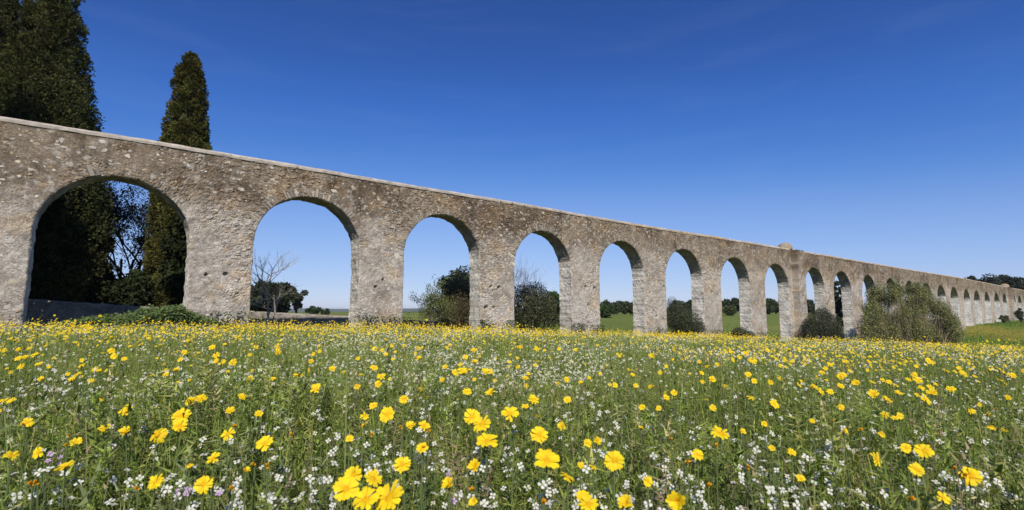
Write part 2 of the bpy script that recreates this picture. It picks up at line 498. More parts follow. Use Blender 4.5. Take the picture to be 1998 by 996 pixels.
def build_bay(k, eL, eR, res):
    cs, rad, zs, rise = arch_geom(k)
    gL = float(ground_wall(np.array(eL))) - 0.5; gR = float(ground_wall(np.array(eR))) - 0.5
    TL = float(top_z(eL)) - 0.05; TR = float(top_z(eR)) - 0.05
    NZ = max(24, int(190 * res)); NX = max(24, int(190 * res)); NR = max(8, int(38 * res)); ND = max(5, int(16 * res))
    zl = np.linspace(gL, TL, NZ); zr = np.linspace(TR, gR, NZ)
    sx = np.linspace(eL, eR, NX)[1:-1]
    os_ = np.concatenate([np.full(NZ, eL), sx, np.full(NZ, eR)])
    oz = np.concatenate([zl, top_z(sx) - 0.05, zr])
    dz = (oz - zs); dx = (os_ - cs)
    k_ = 1 / np.sqrt((dx / rad) ** 2 + (np.maximum(dz, 0) / rise) ** 2)
    is_ = np.where(dz > 0, cs + dx * k_, np.where(dx < 0, cs - rad, cs + rad))
    iz = np.where(dz > 0, zs + dz * k_, oz)
    # ragged arris
    jx = (fbm(is_ * 6 + 9, iz * 6, 141, 3) - .5) * 0.05; jz = (fbm(is_ * 6, iz * 6 + 4, 151, 3) - .5) * 0.05
    is_ = is_ + jx; iz = iz + jz * (dz > 0)
    NT = len(os_)
    r = np.linspace(0, 1, NR + 1)
    S = is_[:, None] * (1 - r) + os_[:, None] * r
    Z = iz[:, None] * (1 - r) + oz[:, None] * r
    rel, c = wall_surface(S, Z)
    edge = np.minimum(1, r / 0.03)[None, :]
    rel = rel - 0.02 * (1 - edge)
    V = wpos(S, D - rel, Z)
    mb = MB()
    i, j = np.meshgrid(np.arange(NT - 1), np.arange(NR), indexing='ij')
    w = NR + 1
    F = np.stack([i * w + j, i * w + j + 1, (i + 1) * w + j + 1, (i + 1) * w + j], -1).reshape(-1, 4)
    mb.add(V, F[:, ::-1], c)
    # intrados and jambs
    dd = np.linspace(0, 1, ND + 1)
    tx = np.gradient(is_); tz = np.gradient(iz); ln = np.hypot(tx, tz) + 1e-9
    nx, nz = tz / ln, -tx / ln                         # towards the opening
    arc = np.cumsum(np.hypot(np.diff(is_, prepend=is_[0]), np.diff(iz, prepend=iz[0])))
    A, Q = np.meshgrid(arc, D + dd * THICK, indexing='ij')
    sn = (fbm(A * 1.3 + k * 31, Q * 1.5, 161, 3) - .5) * 0.10 + (fbm(A * 8, Q * 6 + k, 171, 3) - .5) * 0.045
    sn = sn * np.minimum(1, dd / 0.06)[None, :]
    S2 = is_[:, None] + nx[:, None] * sn; Z2 = iz[:, None] + nz[:, None] * sn
    Q2 = np.broadcast_to(D + dd * THICK, S2.shape).copy()
    Q2[:, 0] = D - rel[:, 0]
    v1, v2, vid = voronoi(A / 0.28 + k * 7, Q / 0.35, 300)
    pc = PAL[np.clip((vid * 9.99).astype(int), 0, 9)]
    wv = (sstep(.05, .2, v2 - v1) * ((vid * 7.7) % 1 > .55) * .5)[..., None]
    cj = (np.array([0.62, 0.57, 0.49]) if k < 15 else np.array([0.76, 0.72, 0.65])) * (0.66 + 0.62 * fbm(A * 1.2, Q * 1.2 + k, 181, 4))[..., None]
    cj = cj * (1 - wv) + pc * wv
    brl = sstep(.30, .45, dz / rise)[:, None, None] * np.ones((1, ND + 1, 1))          # bare rubble barrel, its colour darkened to deepen the soffit shade; the jambs are rendered
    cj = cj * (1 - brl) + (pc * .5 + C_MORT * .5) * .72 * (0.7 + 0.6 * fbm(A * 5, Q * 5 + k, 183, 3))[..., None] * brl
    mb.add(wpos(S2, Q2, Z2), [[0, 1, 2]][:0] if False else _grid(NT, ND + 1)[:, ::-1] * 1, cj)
    # back face
    r3 = np.linspace(0, 1, 7)
    S3 = is_[:, None] * (1 - r3) + os_[:, None] * r3; Z3 = iz[:, None] * (1 - r3) + oz[:, None] * r3
    rel3 = 0.04 * (fbm(S3 * .9, Z3 * .9, 191, 3) - .5); rel3[:, 0] = 0
    S3[:, 0] = S2[:, -1]; Z3[:, 0] = Z2[:, -1]
    c3 = C_MORT * (0.7 + 0.5 * fbm(S3, Z3, 193, 3))[..., None]
    mb.add(wpos(S3, D + THICK + rel3, Z3), _grid(NT, 7), c3)
    # open top strip under the coping
    nt = NX
    st = np.linspace(eL, eR, nt)
    mb.add(np.concatenate([wpos(st, D, top_z(st) - .06), wpos(st, D + THICK, top_z(st) - .06)]),
           np.stack([np.arange(nt - 1), np.arange(1, nt), nt + np.arange(1, nt), nt + np.arange(nt - 1)], -1), C_MORT)
    o = mb.build('arch_bay', M_WALL, None, False)
    return under(o)


def _grid(a, b):
    i, j = np.meshgrid(np.arange(a - 1), np.arange(b - 1), indexing='ij')
    return np.stack([i * b + j, i * b + j + 1, (i + 1) * b + j + 1, (i + 1) * b + j], -1).reshape(-1, 4)


EDGES = [ARCH[0][0] - 1.0] + [0.5 * (ARCH[k][1] + ARCH[k + 1][0]) for k in range(len(ARCH) - 1)] + [ARCH[-1][1] + 1.2]
BAYS = []
for k in range(len(ARCH)):
    s = ARCH[k][0]
    res = 0.3 if k < 2 else .9 if s < 16 else 0.7 if s < 30 else 0.45 if s < 60 else 0.28
    BAYS.append(build_bay(k, EDGES[k], EDGES[k + 1], res))


def build_coping(k, eL, eR):
    n = max(12, int((eR - eL) / 0.16))
    st = np.linspace(eL, eR, n)
    prof = np.array([(0.010, -.165), (0.03, -.15), (0.03, -.07), (-0.02, -0.008), (-.20, .045), (-THICK / 2, .07), (-THICK + .2, .045), (-THICK, -.01), (-THICK - .03, -.07), (-THICK - .01, -.165)])
    S, I = np.meshgrid(st, np.arange(len(prof)), indexing='ij')
    off = prof[I, 0] + (fbm(S * 3, I * .8, 211, 3) - .5) * .035
    z = top_z(S) + prof[I, 1] + (fbm(S * 2.2, I * .6, 213, 3) - .5) * .045 + (fbm(S * .35, I * 0, 215, 3) - .5) * .04
    li = sstep(.42, .6, fbm(S * .8, I * .5, 217, 4)) * sstep(12, 40, S)
    c = np.array([0.42, 0.365, 0.30]) * (0.6 + 0.75 * fbm(S * 1.7, I * .7, 219, 4))[..., None]
    c = c * (1 - .75 * li[..., None]) + np.array([0.46, 0.28, 0.10]) * .75 * li[..., None]
    mb = MB()
    mb.add(wpos(S, D - off, z), _grid(n, len(prof)), c)
    return under(mb.build('coping', M_COPE, None, False))


for k in range(len(ARCH)):
    build_coping(k, EDGES[k], EDGES[k + 1])


# --- loose rubble stones and voussoirs proud of the face
def stone_template(rng, nv=8):
    a = np.linspace(0, 2 * math.pi, nv, endpoint=False) + rng.uniform(-.3, .3, nv)
    rr = rng.uniform(.68, 1.15, nv)
    x, z = np.cos(a) * rr, np.sin(a) * rr
    V = [(x[i], 0.0, z[i]) for i in range(nv)] + [(x[i] * .92, .85, z[i] * .92) for i in range(nv)]
    V = np.array(V); V[nv:, 1] *= rng.uniform(.75, 1.1, nv)
    V = np.concatenate([V, [[0.08, 1.0, 0.05]]])
    F = []
    for i in range(nv):
        j = (i + 1) % nv
        F += [(i, j, nv + j), (i, nv + j, nv + i), (nv + i, nv + j, 2 * nv)]
    return V, np.array(F)


# local stone axes: x = U, y = towards the camera (N), z = up
WROT = np.stack([U, N, [0, 0, 1]], -1)          # columns
rs = np.random.default_rng(11)
STONE_M = []
for i in range(20):
    V, F = stone_template(rs, 8)
    c = (PAL[i % 10] * .72 + C_MORT * .28) * rs.uniform(.78, 1.0)
    mb = MB(); mb.add(V, F, c)
    STONE_M.append(mb.mesh('stone')); STONE_M[-1].materials.append(M_STONE)


def on_face(s, z, clear=0.12):
    for k in range(len(ARCH)):
        s0, s1 = ARCH[k]
        if s0 - clear < s < s1 + clear:
            c, rad, zs, rise = arch_geom(k)
            if z < zs: return False
            if ((s - c) / (rad + clear)) ** 2 + ((z - zs) / (rise + clear)) ** 2 < 1: return False
    return True


def place_stone(s, z, a, b, h, ti, rot=0.0):
    o = bpy.data.objects.new('stone', STONE_M[ti]); COL.objects.link(o)
    rel, _ = wall_surface(np.array([s]), np.array([z]))
    p = wpos(s, D - float(rel[0]) + 0.012, z)
    # scale along the wall axes, not the world's
    Wm = Matrix(WROT.tolist())
    L = Wm @ Matrix.Rotation(rot, 3, 'Y') @ Matrix.Diagonal((a, h, b))
    o.parent = aq
    o.matrix_parent_inverse = AQI
    o.matrix_basis = Matrix.Translation(Vector(p)) @ L.to_4x4()
    return o


# the ones that can be picked out in the photograph first
PHOTO_STONES = [(200, 277, 18, 8, 0), (120, 275, 10, 5, 0), (98, 258, 8, 4, 0), (58, 340, 12, 6, 4), (360, 318, 8, 5, 0), (318, 318, 7, 4, 0), (38, 345, 9, 7, 8), (469, 369, 14, 6, 5),
                (374, 483, 14, 8, 4), (440, 488, 16, 11, 4), (427, 562, 20, 10, 9), (30, 395, 12, 6, 4), (447, 512, 10, 12, 4), (712, 458, 12, 7, 8), (775, 500, 14, 12, 0), (757, 520, 8, 7, 4),
                (712, 475, 14, 9, 4), (735, 429, 14, 6, 3), (785, 465, 12, 10, 4), (770, 372, 10, 9, 9), (652, 373, 16, 7, 0), (472, 370, 14, 7, 0), (530, 328, 9, 7, 0), (968, 570, 20, 8, 3), (1000, 500, 12, 10, 0),
                (950, 600, 16, 7, 6), (1003, 516, 10, 8, 0), (997, 603, 12, 8, 9), (1165, 523, 8, 8, 0), (1020, 418, 8, 7, 0), (1060, 416, 7, 6, 0), (20, 470, 26, 14, 8), (25, 550, 26, 12, 5), (15, 600, 20, 10, 7)]
n_st = 0
for (px, py, w, h, ti) in PHOTO_STONES:
    r = ray(px, py); t = -D / (r @ N); P = r * t
    sc_h = 1000 / P[1]
    s, z = P @ U, P[2] + EYE
    r2 = ray(px + w / 2, py); t2 = -D / (r2 @ N); ws = (r2 * t2) @ U - s
    place_stone(s, z, max(.05, ws), h / 2 / sc_h, .028, ti + (10 if rs.random() < .5 else 0), rs.uniform(-.15, .15)); n_st += 1
tries = 0
while n_st < 290 and tries < 4000:
    tries += 1
    s = rs.uniform(-2.9, 24) if rs.random() < .75 else rs.uniform(20, 34)
    z = rs.uniform(float(ground_wall(np.array(s))) + .3, float(top_z(s)) - .3)
    if not on_face(s, z, .25): continue
    a = rs.uniform(.05, .12); b = a * rs.uniform(.35, .75)
    place_stone(s, z, a, b, rs.uniform(.018, .030), int(rs.integers(20)), rs.uniform(-.25, .25)); n_st += 1

# small rubble, joined
mbr = MB()
cnt = 0
ss = rs.uniform(-6, 60, 6500); uu = rs.random(6500)
gz = ground_wall(ss); tz_ = top_z(ss)
zz = gz + .1 + uu * (tz_ - .25 - gz - .1)
ok = np.array([on_face(a, b, .12) for a, b in zip(ss, zz)])
ss, zz = ss[ok], zz[ok]
rel, _ = wall_surface(ss, zz)
for ti in range(20):
    sel = np.arange(len(ss)) % 20 == ti
    V, F = stone_template(rs, 6)
    n = sel.sum()
    a = rs.uniform(.02, .06, n) * np.where(rs.random(n) < .12, 1.6, 1); b = a * rs.uniform(.5, .9, n); h = rs.uniform(.008, .018, n)
    th = rs.uniform(-.4, .4, n)
    X = V[None, :, 0] * a[:, None]; Zl = V[None, :, 2] * b[:, None]
    S = ss[sel][:, None] + X * np.cos(th)[:, None] - Zl * np.sin(th)[:, None]
    Zz = zz[sel][:, None] + X * np.sin(th)[:, None] + Zl * np.cos(th)[:, None]
    Q = D - rel[sel][:, None] + .006 - V[None, :, 1] * h[:, None]
    cc = PAL[rs.integers(0, 10, n)] * rs.uniform(.75, 1.05, (n, 1))
    P = wpos(S, Q, Zz)
    m = len(V)
    FF = (F[None] + (np.arange(n) * m)[:, None, None]).reshape(-1, 3)
    mbr.add(P.reshape(-1, 3), FF, np.repeat(cc, m, 0))
rub = mbr.build('rubble', M_RUBBLE)
under(rub); rub['kind'] = 'stuff'

# voussoirs
VOU_M = []
for i in range(10):
    x0 = rs.uniform(.78, 1); x1 = rs.uniform(.78, 1)
    V = np.array([(-x0, 0, 0), (x0, 0, 0), (x1, 0, 1), (-x1, 0, 1), (-x0 * .85, 1, .04), (x0 * .85, rs.uniform(.7, 1), .03), (x1 * .85, rs.uniform(.5, 1), .93), (-x1 * .85, rs.uniform(.5, 1), .95)])
    F = np.array([(0, 1, 5, 4), (1, 2, 6, 5), (2, 3, 7, 6), (3, 0, 4, 7), (4, 5, 6, 7)])
    mb = MB(); mb.add(V, F, (PAL[[1, 2, 7, 2, 1, 4, 2, 3, 9, 5][i]] * .5 + C_MORT * .5) * rs.uniform(.45, .90))
    VOU_M.append(mb.mesh('voussoir')); VOU_M[-1].materials.append(M_STONE)
nv = 0
for k, keep in ((2, .12), (3, .95), (4, .95), (5, .9), (6, .85), (7, .7)):
    c, rad, zs, rise = arch_geom(k)
    th = 0.10
    while th < math.pi - .10 and nv < 298:
        wdt = rs.uniform(.035, .075)
        th += wdt / rad
        if rs.random() < keep:
            s = c - math.cos(th) * (rad + .015); z = zs + math.sin(th) * (rise + .015)
            rel, _ = wall_surface(np.array([s]), np.array([z]))
            p = wpos(s, D - float(rel[0]) + .02, z)
            o = bpy.data.objects.new('voussoir', VOU_M[int(rs.integers(10))]); COL.objects.link(o)
            Wm = Matrix(WROT.tolist())
            ang = th - math.pi / 2                      # lean along the radius (about N)
            Rm = Matrix(((math.cos(ang), 0, -math.cos(th)), (0, 1, 0), (math.sin(ang) * 0, 0, math.sin(th))))
            Rm = Matrix(((math.sin(th), 0, -math.cos(th)), (0, 1, 0), (math.cos(th), 0, math.sin(th))))
            L = Wm @ Rm @ Matrix.Diagonal((wdt * .92, rs.uniform(.024, .036), rs.uniform(.22, .42)))
            o.parent = aq; o.matrix_parent_inverse = AQI
            o.matrix_basis = Matrix.Translation(Vector(p)) @ L.to_4x4()
            nv += 1
        th += (wdt + .008) / rad


# --- turrets: buttress strip and dome
def turret(sc, wide, proj_f, proj_b, dome_s, dome_r):
    g = float(ground_wall(np.array(sc))) - .5
    T = float(top_z(sc)) - .14
    mb = MB()
    nz = 60
    for q0, sgn, pr in ((D - .03, -1, proj_f), (D + THICK + .03, 1, proj_b)):
        z = np.linspace(g, T, nz)
        xs = np.array([-wide / 2, -wide / 2, -wide / 4, 0, wide / 4, wide / 2, wide / 2])
        qs = np.array([-.1, 1, 1, 1, 1, 1, -.1]) * pr
        Zg, I = np.meshgrid(z, np.arange(7), indexing='ij')
        Sg = sc + xs[I] + (fbm(Zg * 3, I * 1.1, 231, 3) - .5) * .06
        Qg = q0 + sgn * (qs[I] + (fbm(Zg * 3, I * 1.3, 233, 3) - .5) * .07)
        rel, c = wall_surface(Sg, Zg)
        F = _grid(nz, 7)
        mb.add(wpos(Sg, Qg, Zg), F if sgn < 0 else F[:, ::-1], c)
        mb.add(wpos(sc + xs[1:6], q0 + sgn * qs[1:6] * np.array([1, 1, 1, 1, 1]), T), np.array([[0, 1, 2], [0, 2, 3], [0, 3, 4]]), C_MORT)
        mb.add(wpos(sc + np.array([-wide / 2, wide / 2, wide / 2, -wide / 2]), q0 + sgn * np.array([pr, pr, -.1, -.1]), T + .02), np.array([[0, 1, 2, 3]]), C_MORT)
    b = under(mb.build('buttress', M_WALL))
    mb = MB()
    na, nb = 28, 10
    A, Bt = np.meshgrid(np.linspace(0, 2 * math.pi, na), np.linspace(0, 1, nb), indexing='ij')
    rr = np.where(Bt < .25, 1.0, np.cos((Bt - .25) / .75 * math.pi / 2)) * dome_r
    zz = np.where(Bt < .25, Bt / .25 * .14, .14 + np.sin((Bt - .25) / .75 * math.pi / 2) * dome_r * .74)
    nn = 1 + (fbm(A * 3, Bt * 6, 241, 3) - .5) * .10
    X = np.cos(A) * rr * nn; Y = np.sin(A) * rr * nn
    li = sstep(.35, .6, fbm(np.cos(A) * 1.5 + 3, Bt * 3 + np.sin(A), 243, 3))[..., None]
    c = np.array([.30, .25, .19]) * (1 - li) + np.array([.36, .20, .06]) * li
    base = wpos(dome_s, D + THICK / 2, float(top_z(dome_s)) - .02)
    mb.add(np.stack([base[0] + X, base[1] + Y, base[2] + zz], -1), _grid(na, nb), c)
    under(mb.build('dome', M_COPE, None, True))


turret(46.95, 1.35, .50, .30, 46.3, .60)
turret(142.0, 2.2, .5, .6, 141.5, .75)


# --- low field wall behind the arches
def low_wall():
    mb = MB()
    n = 220
    s = np.linspace(-10, 15.5, n)
    topz = np.interp(s, [-10, -2.5, 1, 5, 10, 14, 15.5], [.9, .47, .21, .02, -.26, -.52, -.6]) + EYE
    prof = np.array([(0, -3.0), (0, -.8), (0, -.55), (0, -.3), (0, -.06), (.05, 0), (.4, 0), (.45, -.06), (.45, -3.0)])
    S, I = np.meshgrid(s, np.arange(len(prof)), indexing='ij')
    q = 26.35 + prof[I, 0] + (fbm(S * 3, I * .9, 251, 3) - .5) * .09
    z = topz[:, None] + prof[I, 1] + (fbm(S * 4, I * .5, 253, 3) - .5) * .06
    c = np.array([.34, .30, .25]) * (.5 + .9 * fbm(S * 4, I * 2.0, 255, 3))[..., None]
    mb.add(wpos(S, q, z), _grid(n, len(prof)), c)
    b = wpos(3, 26.2, 0); b[2] = float(ground(b[0], b[1]))
    o = mb.build('field_wall', M_WALL, None, False)
    tag(o, 'low grey rubble field wall running behind the nearest arches', 'wall')


low_wall()
# ------------------------------------------------------------------ plants: shared helpers
def tube(mb, pts, r0, r1, c, sides=6):
    pts = np.asarray(pts, float); n = len(pts)
    d = np.gradient(pts, axis=0); d /= np.linalg.norm(d, axis=1, keepdims=True) + 1e-9
    h = np.where(np.abs(d[:, 2:3]) < .9, np.array([[0, 0, 1.]]), np.array([[1., 0, 0]]))
    x = np.cross(h, d); x /= np.linalg.norm(x, axis=1, keepdims=True); y = np.cross(d, x)
    a = np.linspace(0, 2 * math.pi, sides, endpoint=False)
    r = np.linspace(r0, r1, n) if np.isscalar(r1) else r1
    V = pts[:, None] + (x[:, None] * np.cos(a)[None, :, None] + y[:, None] * np.sin(a)[None, :, None]) * r[:, None, None]
    i, j = np.meshgrid(np.arange(n - 1), np.arange(sides), indexing='ij')
    F = np.stack([i * sides + j, i * sides + (j + 1) % sides, (i + 1) * sides + (j + 1) % sides, (i + 1) * sides + j], -1).reshape(-1, 4)
    mb.add(V, F, c)


LEAF = (np.array([(0, 0, 0), (.32, .45, .10), (0, 1, 0), (-.32, .45, .10)]), np.array([(0, 1, 2), (0, 2, 3)]), np.ones((4, 3)))
LEAF1 = (np.array([(-.3, 0, 0), (.3, .15, .06), (0, 1, 0)]), np.array([(0, 1, 2)]), np.ones((3, 3)))
SPRAY = (np.array([(-.30, 0, .1), (.34, .05, .25), (.03, 0, 1.0), (.05, -.32, .2), (0, .34, .15)]), np.array([(0, 1, 2), (3, 4, 2)]), np.ones((5, 3)))


def leaves(mb, P, nrm, size, col, rng, T=LEAF, var=.35, hue=.12):
    n = len(P)
    R = rot_to(nrm, rng.uniform(0, 6.28, n))
    t = np.asarray(col) * (1 + rng.uniform(-var, var, (n, 1))) * (1 + rng.uniform(-hue, hue, (n, 3)))
    instance(mb, T, P, R, size * rng.uniform(.6, 1.35, n), t)


def balls(C, Rd, per, rng, shell=.55):
    """points scattered through ellipsoidal lumps, thicker towards the outside"""
    C = np.repeat(C, per, 0); Rd = np.repeat(Rd, per, 0)
    d = randdir(len(C), rng)
    u = shell + (1 - shell) * rng.random(len(C)) ** .6
    u = np.where(rng.random(len(C)) < .25, rng.random(len(C)), u)
    return C + d * Rd * u[:, None], d


def gz1(x, y):
    return float(ground(np.array(x), np.array(y)))


def cypress(px, q, H, prof, label, seed, nclump, tint=(1, 1, 1), lean=0.0, group=None, sq=None):
    rng = np.random.default_rng(seed)
    r = ray(px, 600); t = -q / (r @ N); b = r * t
    if sq: b = wpos(sq[0], sq[1], 0)
    gz = gz1(b[0], b[1])
    root = empty('cypress_tree', (b[0], b[1], gz)); tag(root, label, 'tree', group)
    hz, rz = np.array(prof).T
    mb = MB()
    pts = np.array([(0, 0, -.3), (0.03, 0, H * .3), (0, .04, H * .6), (0.02, 0, H * .93)])
    tube(mb, pts, .26, .03, (.10, .075, .055), 8)
    mb.build('trunk', M_BARK, root)
    # clumps
    f = rng.random(nclump * 4); w = np.interp(f, hz, rz)
    f = f[rng.random(len(f)) < w / w.max()][:nclump]
    n = len(f); a = rng.uniform(0, 2 * math.pi, n)
    lump = 0.80 + .42 * fbm(a * 1.6 + 10, f * H * .9, seed, 3) + .04 * rng.normal(size=n)
    rad = np.interp(f, hz, rz) * lump
    inner = rng.random(n) < .3
    rad = np.where(inner, rad * rng.uniform(.5, .9, n), rad)
    C = np.stack([np.cos(a) * rad, np.sin(a) * rad, f * H], -1)
    cs = np.clip(np.interp(f, hz, rz) * .19, .14, .40) * rng.uniform(.7, 1.35, n)
    ctint = np.array([.092, .096, .034]) * np.array(tint) * (1 + rng.uniform(-.5, .5, (n, 1))) * (1 + rng.uniform(-.10, .10, (n, 3)))
    per = 58 if not sq else 8
    C2 = np.repeat(C, per, 0); s2 = np.repeat(cs, per); out = np.repeat(np.stack([np.cos(a), np.sin(a), np.zeros(n)], -1), per, 0)
    d = randdir(len(C2), rng)
    P = C2 + d * s2[:, None] * np.array([1, 1, 1.35]) * (rng.random(len(C2)) ** .22)[:, None]
    nr = out * .25 + d * 1.2 + np.array([0, 0, .35]) + rng.normal(size=d.shape) * .25
    mb = MB()
    R = rot_to(nr, rng.uniform(0, 6.28, len(P)))
    instance(mb, SPRAY, P, R, rng.uniform(.07, .14, len(P)) * (1 if not sq else 2.6), np.repeat(ctint, per, 0) * (1 + rng.uniform(-.1, .1, (len(P), 1))))
    # inner core surface, darker than the sprays, that closes the crown
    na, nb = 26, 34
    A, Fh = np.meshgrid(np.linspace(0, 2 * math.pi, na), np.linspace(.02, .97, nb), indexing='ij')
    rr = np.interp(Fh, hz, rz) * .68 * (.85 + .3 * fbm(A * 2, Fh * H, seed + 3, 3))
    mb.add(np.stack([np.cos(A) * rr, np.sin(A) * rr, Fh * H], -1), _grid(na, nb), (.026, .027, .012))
    mb.build('crown', M_NEEDLE, root)
    return root


def broad_tree(name, label, px, depth, ytop, wpx, col, seed, nl=26, per=420, leaf=.14, low=.25, cat='tree', group=None, shape='round', bark=(.12, .09, .07), trunk=.14, open_=.0, flat=1.0, dx=0, mat=None, shell=.5, zbias=.4, T=LEAF):
    """tree placed behind/in front of the wall at picture column px and a given depth; ytop and wpx give height and width"""
    rng = np.random.default_rng(seed)
    b = at(px, 608, depth); gz = gz1(b[0], b[1])
    topz = at(px, ytop, depth)[2]
    H = topz - gz; W = wpx / 1000 * depth * math.cos(math.atan((px - 999) / 1000)) ** .5
    root = empty(name, (b[0], b[1], gz)); tag(root, label, cat, group)
    c0 = H * (low + (1 - low) / 2); hh = H * (1 - low) / 2
    n = nl
    d = randdir(n, rng); u = rng.random(n) ** .45
    rl = (.34 if shape == 'round' else .25) * min(W / 2, hh) * rng.uniform(.65, 1.3, n)
    C = d * u[:, None] * np.array([W / 2, W / 2 * flat, hh])
    k = np.clip(1 - rl / np.linalg.norm(np.array([W / 2, W / 2 * flat, hh]) * np.abs(d) + 1e-6, axis=1), .35, 1)
    C = C * k[:, None] + np.array([0, 0, c0])
    tr = MB()
    tp = np.array([(0, 0, -.2), (W * .01, 0, H * low * .6), (-W * .01, W * .01, H * (low + .25)), (0, 0, H * .7)])
    tube(tr, tp, trunk, trunk * .35, bark, 7)
    for i in range(min(n, 16)):
        st = tp[1] * (1 - .5 * rng.random()) + tp[2] * .5 * rng.random()
        mid = (st + C[i]) / 2 + rng.normal(size=3) * .06 * W
        tube(tr, [st, mid, C[i]], trunk * .4, trunk * .07, bark, 5)
    tr.build('trunk', M_BARK, root)
    Rl = np.stack([rl * 1.1, rl * 1.1, rl * .85], -1)
    P, dd = balls(C, Rl, per, rng, shell)
    ct = np.repeat(np.asarray(col) * (1 + rng.uniform(-.28, .32, (n, 1))), per, 0)
    mb = MB()
    nr = dd * .7 + rng.normal(size=dd.shape) * .6 + np.array([0, 0, zbias])
    R = rot_to(nr, rng.uniform(0, 6.28, len(P)))
    instance(mb, T, P, R, leaf * rng.uniform(.6, 1.4, len(P)), ct * (1 + rng.uniform(-.25, .25, (len(P), 1))) * (1 + rng.uniform(-.08, .08, (len(P), 3))))
    mb.build('crown', mat or M_LEAF, root)
    return root


def grow(mb, p, d, L, r, lvl, rng, c, tips, up=.15, spread=.55, split=(2, 4), seg=4):
    pts = [p]
    for i in range(seg):
        d = d + rng.normal(size=3) * .13 + np.array([0, 0, up * .3]); d /= np.linalg.norm(d)
        pts.append(pts[-1] + d * L / seg)
    tube(mb, pts, r, r * .55, c, 5 if r > .012 else 3)
    if lvl == 0:
        tips.append((pts[-1], d)); return
    for i in range(rng.integers(*split) + 1):
        f = rng.uniform(.35, 1.0); k = min(int(f * seg), seg - 1)
        q = pts[k] + (pts[k + 1] - pts[k]) * (f * seg - k)
        nd = d + rng.normal(size=3) * spread; nd[2] += up; nd /= np.linalg.norm(nd)
        grow(mb, q, nd, L * rng.uniform(.5, .8), max(r * .5, .003), lvl - 1, rng, c, tips, up, spread, split, max(2, seg - 1))


def bare_tree(name, label, px, depth, ytop, lean, col, seed, stems=2, lvl=4, cat='tree', r=.035, spread=.55, leafcol=None, leaf=.05, nleaf=0):
    rng = np.random.default_rng(seed)
    b = at(px, 608, depth); gz = gz1(b[0], b[1]); H = at(px, ytop, depth)[2] - gz
    root = empty(name, (b[0], b[1], gz)); tag(root, label, cat)
    mb = MB(); tips = []
    for k in range(stems):
        d = np.array([lean + rng.normal() * .22, rng.normal() * .2, 1.0]); d /= np.linalg.norm(d)
        grow(mb, np.array([rng.normal() * .05, rng.normal() * .05, -.1]), d, H * .42, r * rng.uniform(.7, 1), lvl, rng, col, tips, .22, spread)
    V = np.concatenate(mb.v); zs = (H) / max(V[:, 2].max(), .1)
    mb.v = [v * np.array([min(zs * 1.05, 1.4), min(zs * 1.05, 1.4), zs]) for v in mb.v]
    mb.build('trunk', M_BARK, root)
    if nleaf:
        T = np.array([t[0] for t in tips]) * np.array([min(zs * 1.05, 1.4), min(zs * 1.05, 1.4), zs])
        P = T[rng.integers(0, len(T), nleaf)] + rng.normal(size=(nleaf, 3)) * .10
        m2 = MB(); leaves(m2, P, randdir(nleaf, rng, .4), leaf, leafcol, rng)
        m2.build('crown', M_LEAF, root)
    return root


def bush(name, label, lumps, col, seed, per, leaf, twig=(.10, .08, .05), ntwig=60, mat=None, cat='shrub', group=None, upw=.6, shell=.45, var=.3, reach=1.05):
    """lumps: list of (px, py_centre, depth, half_width_m, half_height_m)"""
    rng = np.random.default_rng(seed)
    C = np.array([at(a, b, d) for a, b, d, _, _ in lumps]); Rd = np.array([(w, w * .9, h) for *_, w, h in lumps])
    b0 = C.mean(0); b0[2] = gz1(b0[0], b0[1])
    root = empty(name, tuple(b0)); tag(root, label, cat, group)
    C = C - b0
    tr = MB()
    vol = Rd.prod(1) ** .7; pk = rng.choice(len(C), ntwig, p=vol / vol.sum())
    for i in pk:
        e = C[i] + randdir(1, rng, .3)[0] * Rd[i] * rng.uniform(.6, reach)
        st = np.array([C[i][0] * .75 + rng.normal() * .12, C[i][1] * .75 + rng.normal() * .1, 0.0])
        st[2] = gz1(b0[0] + st[0], b0[1] + st[1]) - b0[2] - .05
        m = (st + e) / 2 + np.array([0, 0, .12]) + rng.normal(size=3) * .08
        tube(tr, [st, m, e], .018, .004, twig, 4)
    tr.build('stems', M_BARK, root)
    cnt = (per * vol / vol.sum()).astype(int)
    P = []; DD = []
    for i in range(len(C)):
        p, d = balls(C[i:i + 1], Rd[i:i + 1], int(cnt[i]), rng, shell); P.append(p); DD.append(d)
    P = np.concatenate(P); DD = np.concatenate(DD)
    g = ground(P[:, 0] + b0[0], P[:, 1] + b0[1]) - b0[2]
    ok = P[:, 2] > g; P, DD = P[ok], DD[ok]
    k = .65 + .75 * fbm(P[:, 0] * 2.2 + 50, P[:, 2] * 2.2 + P[:, 1] * 2 + 50, seed, 3)
    mb = MB()
    nr = DD * .5 + rng.normal(size=P.shape) * .7 + np.array([0, 0, upw])
    R = rot_to(nr, rng.uniform(0, 6.28, len(P)))
    instance(mb, LEAF, P, R, leaf * rng.uniform(.6, 1.4, len(P)), np.asarray(col) * k[:, None] * (1 + rng.uniform(-var, var, (len(P), 1))) * (1 + rng.uniform(-.08, .08, (len(P), 3))))
    mb.build('foliage', mat or M_LEAF, root)
    return root


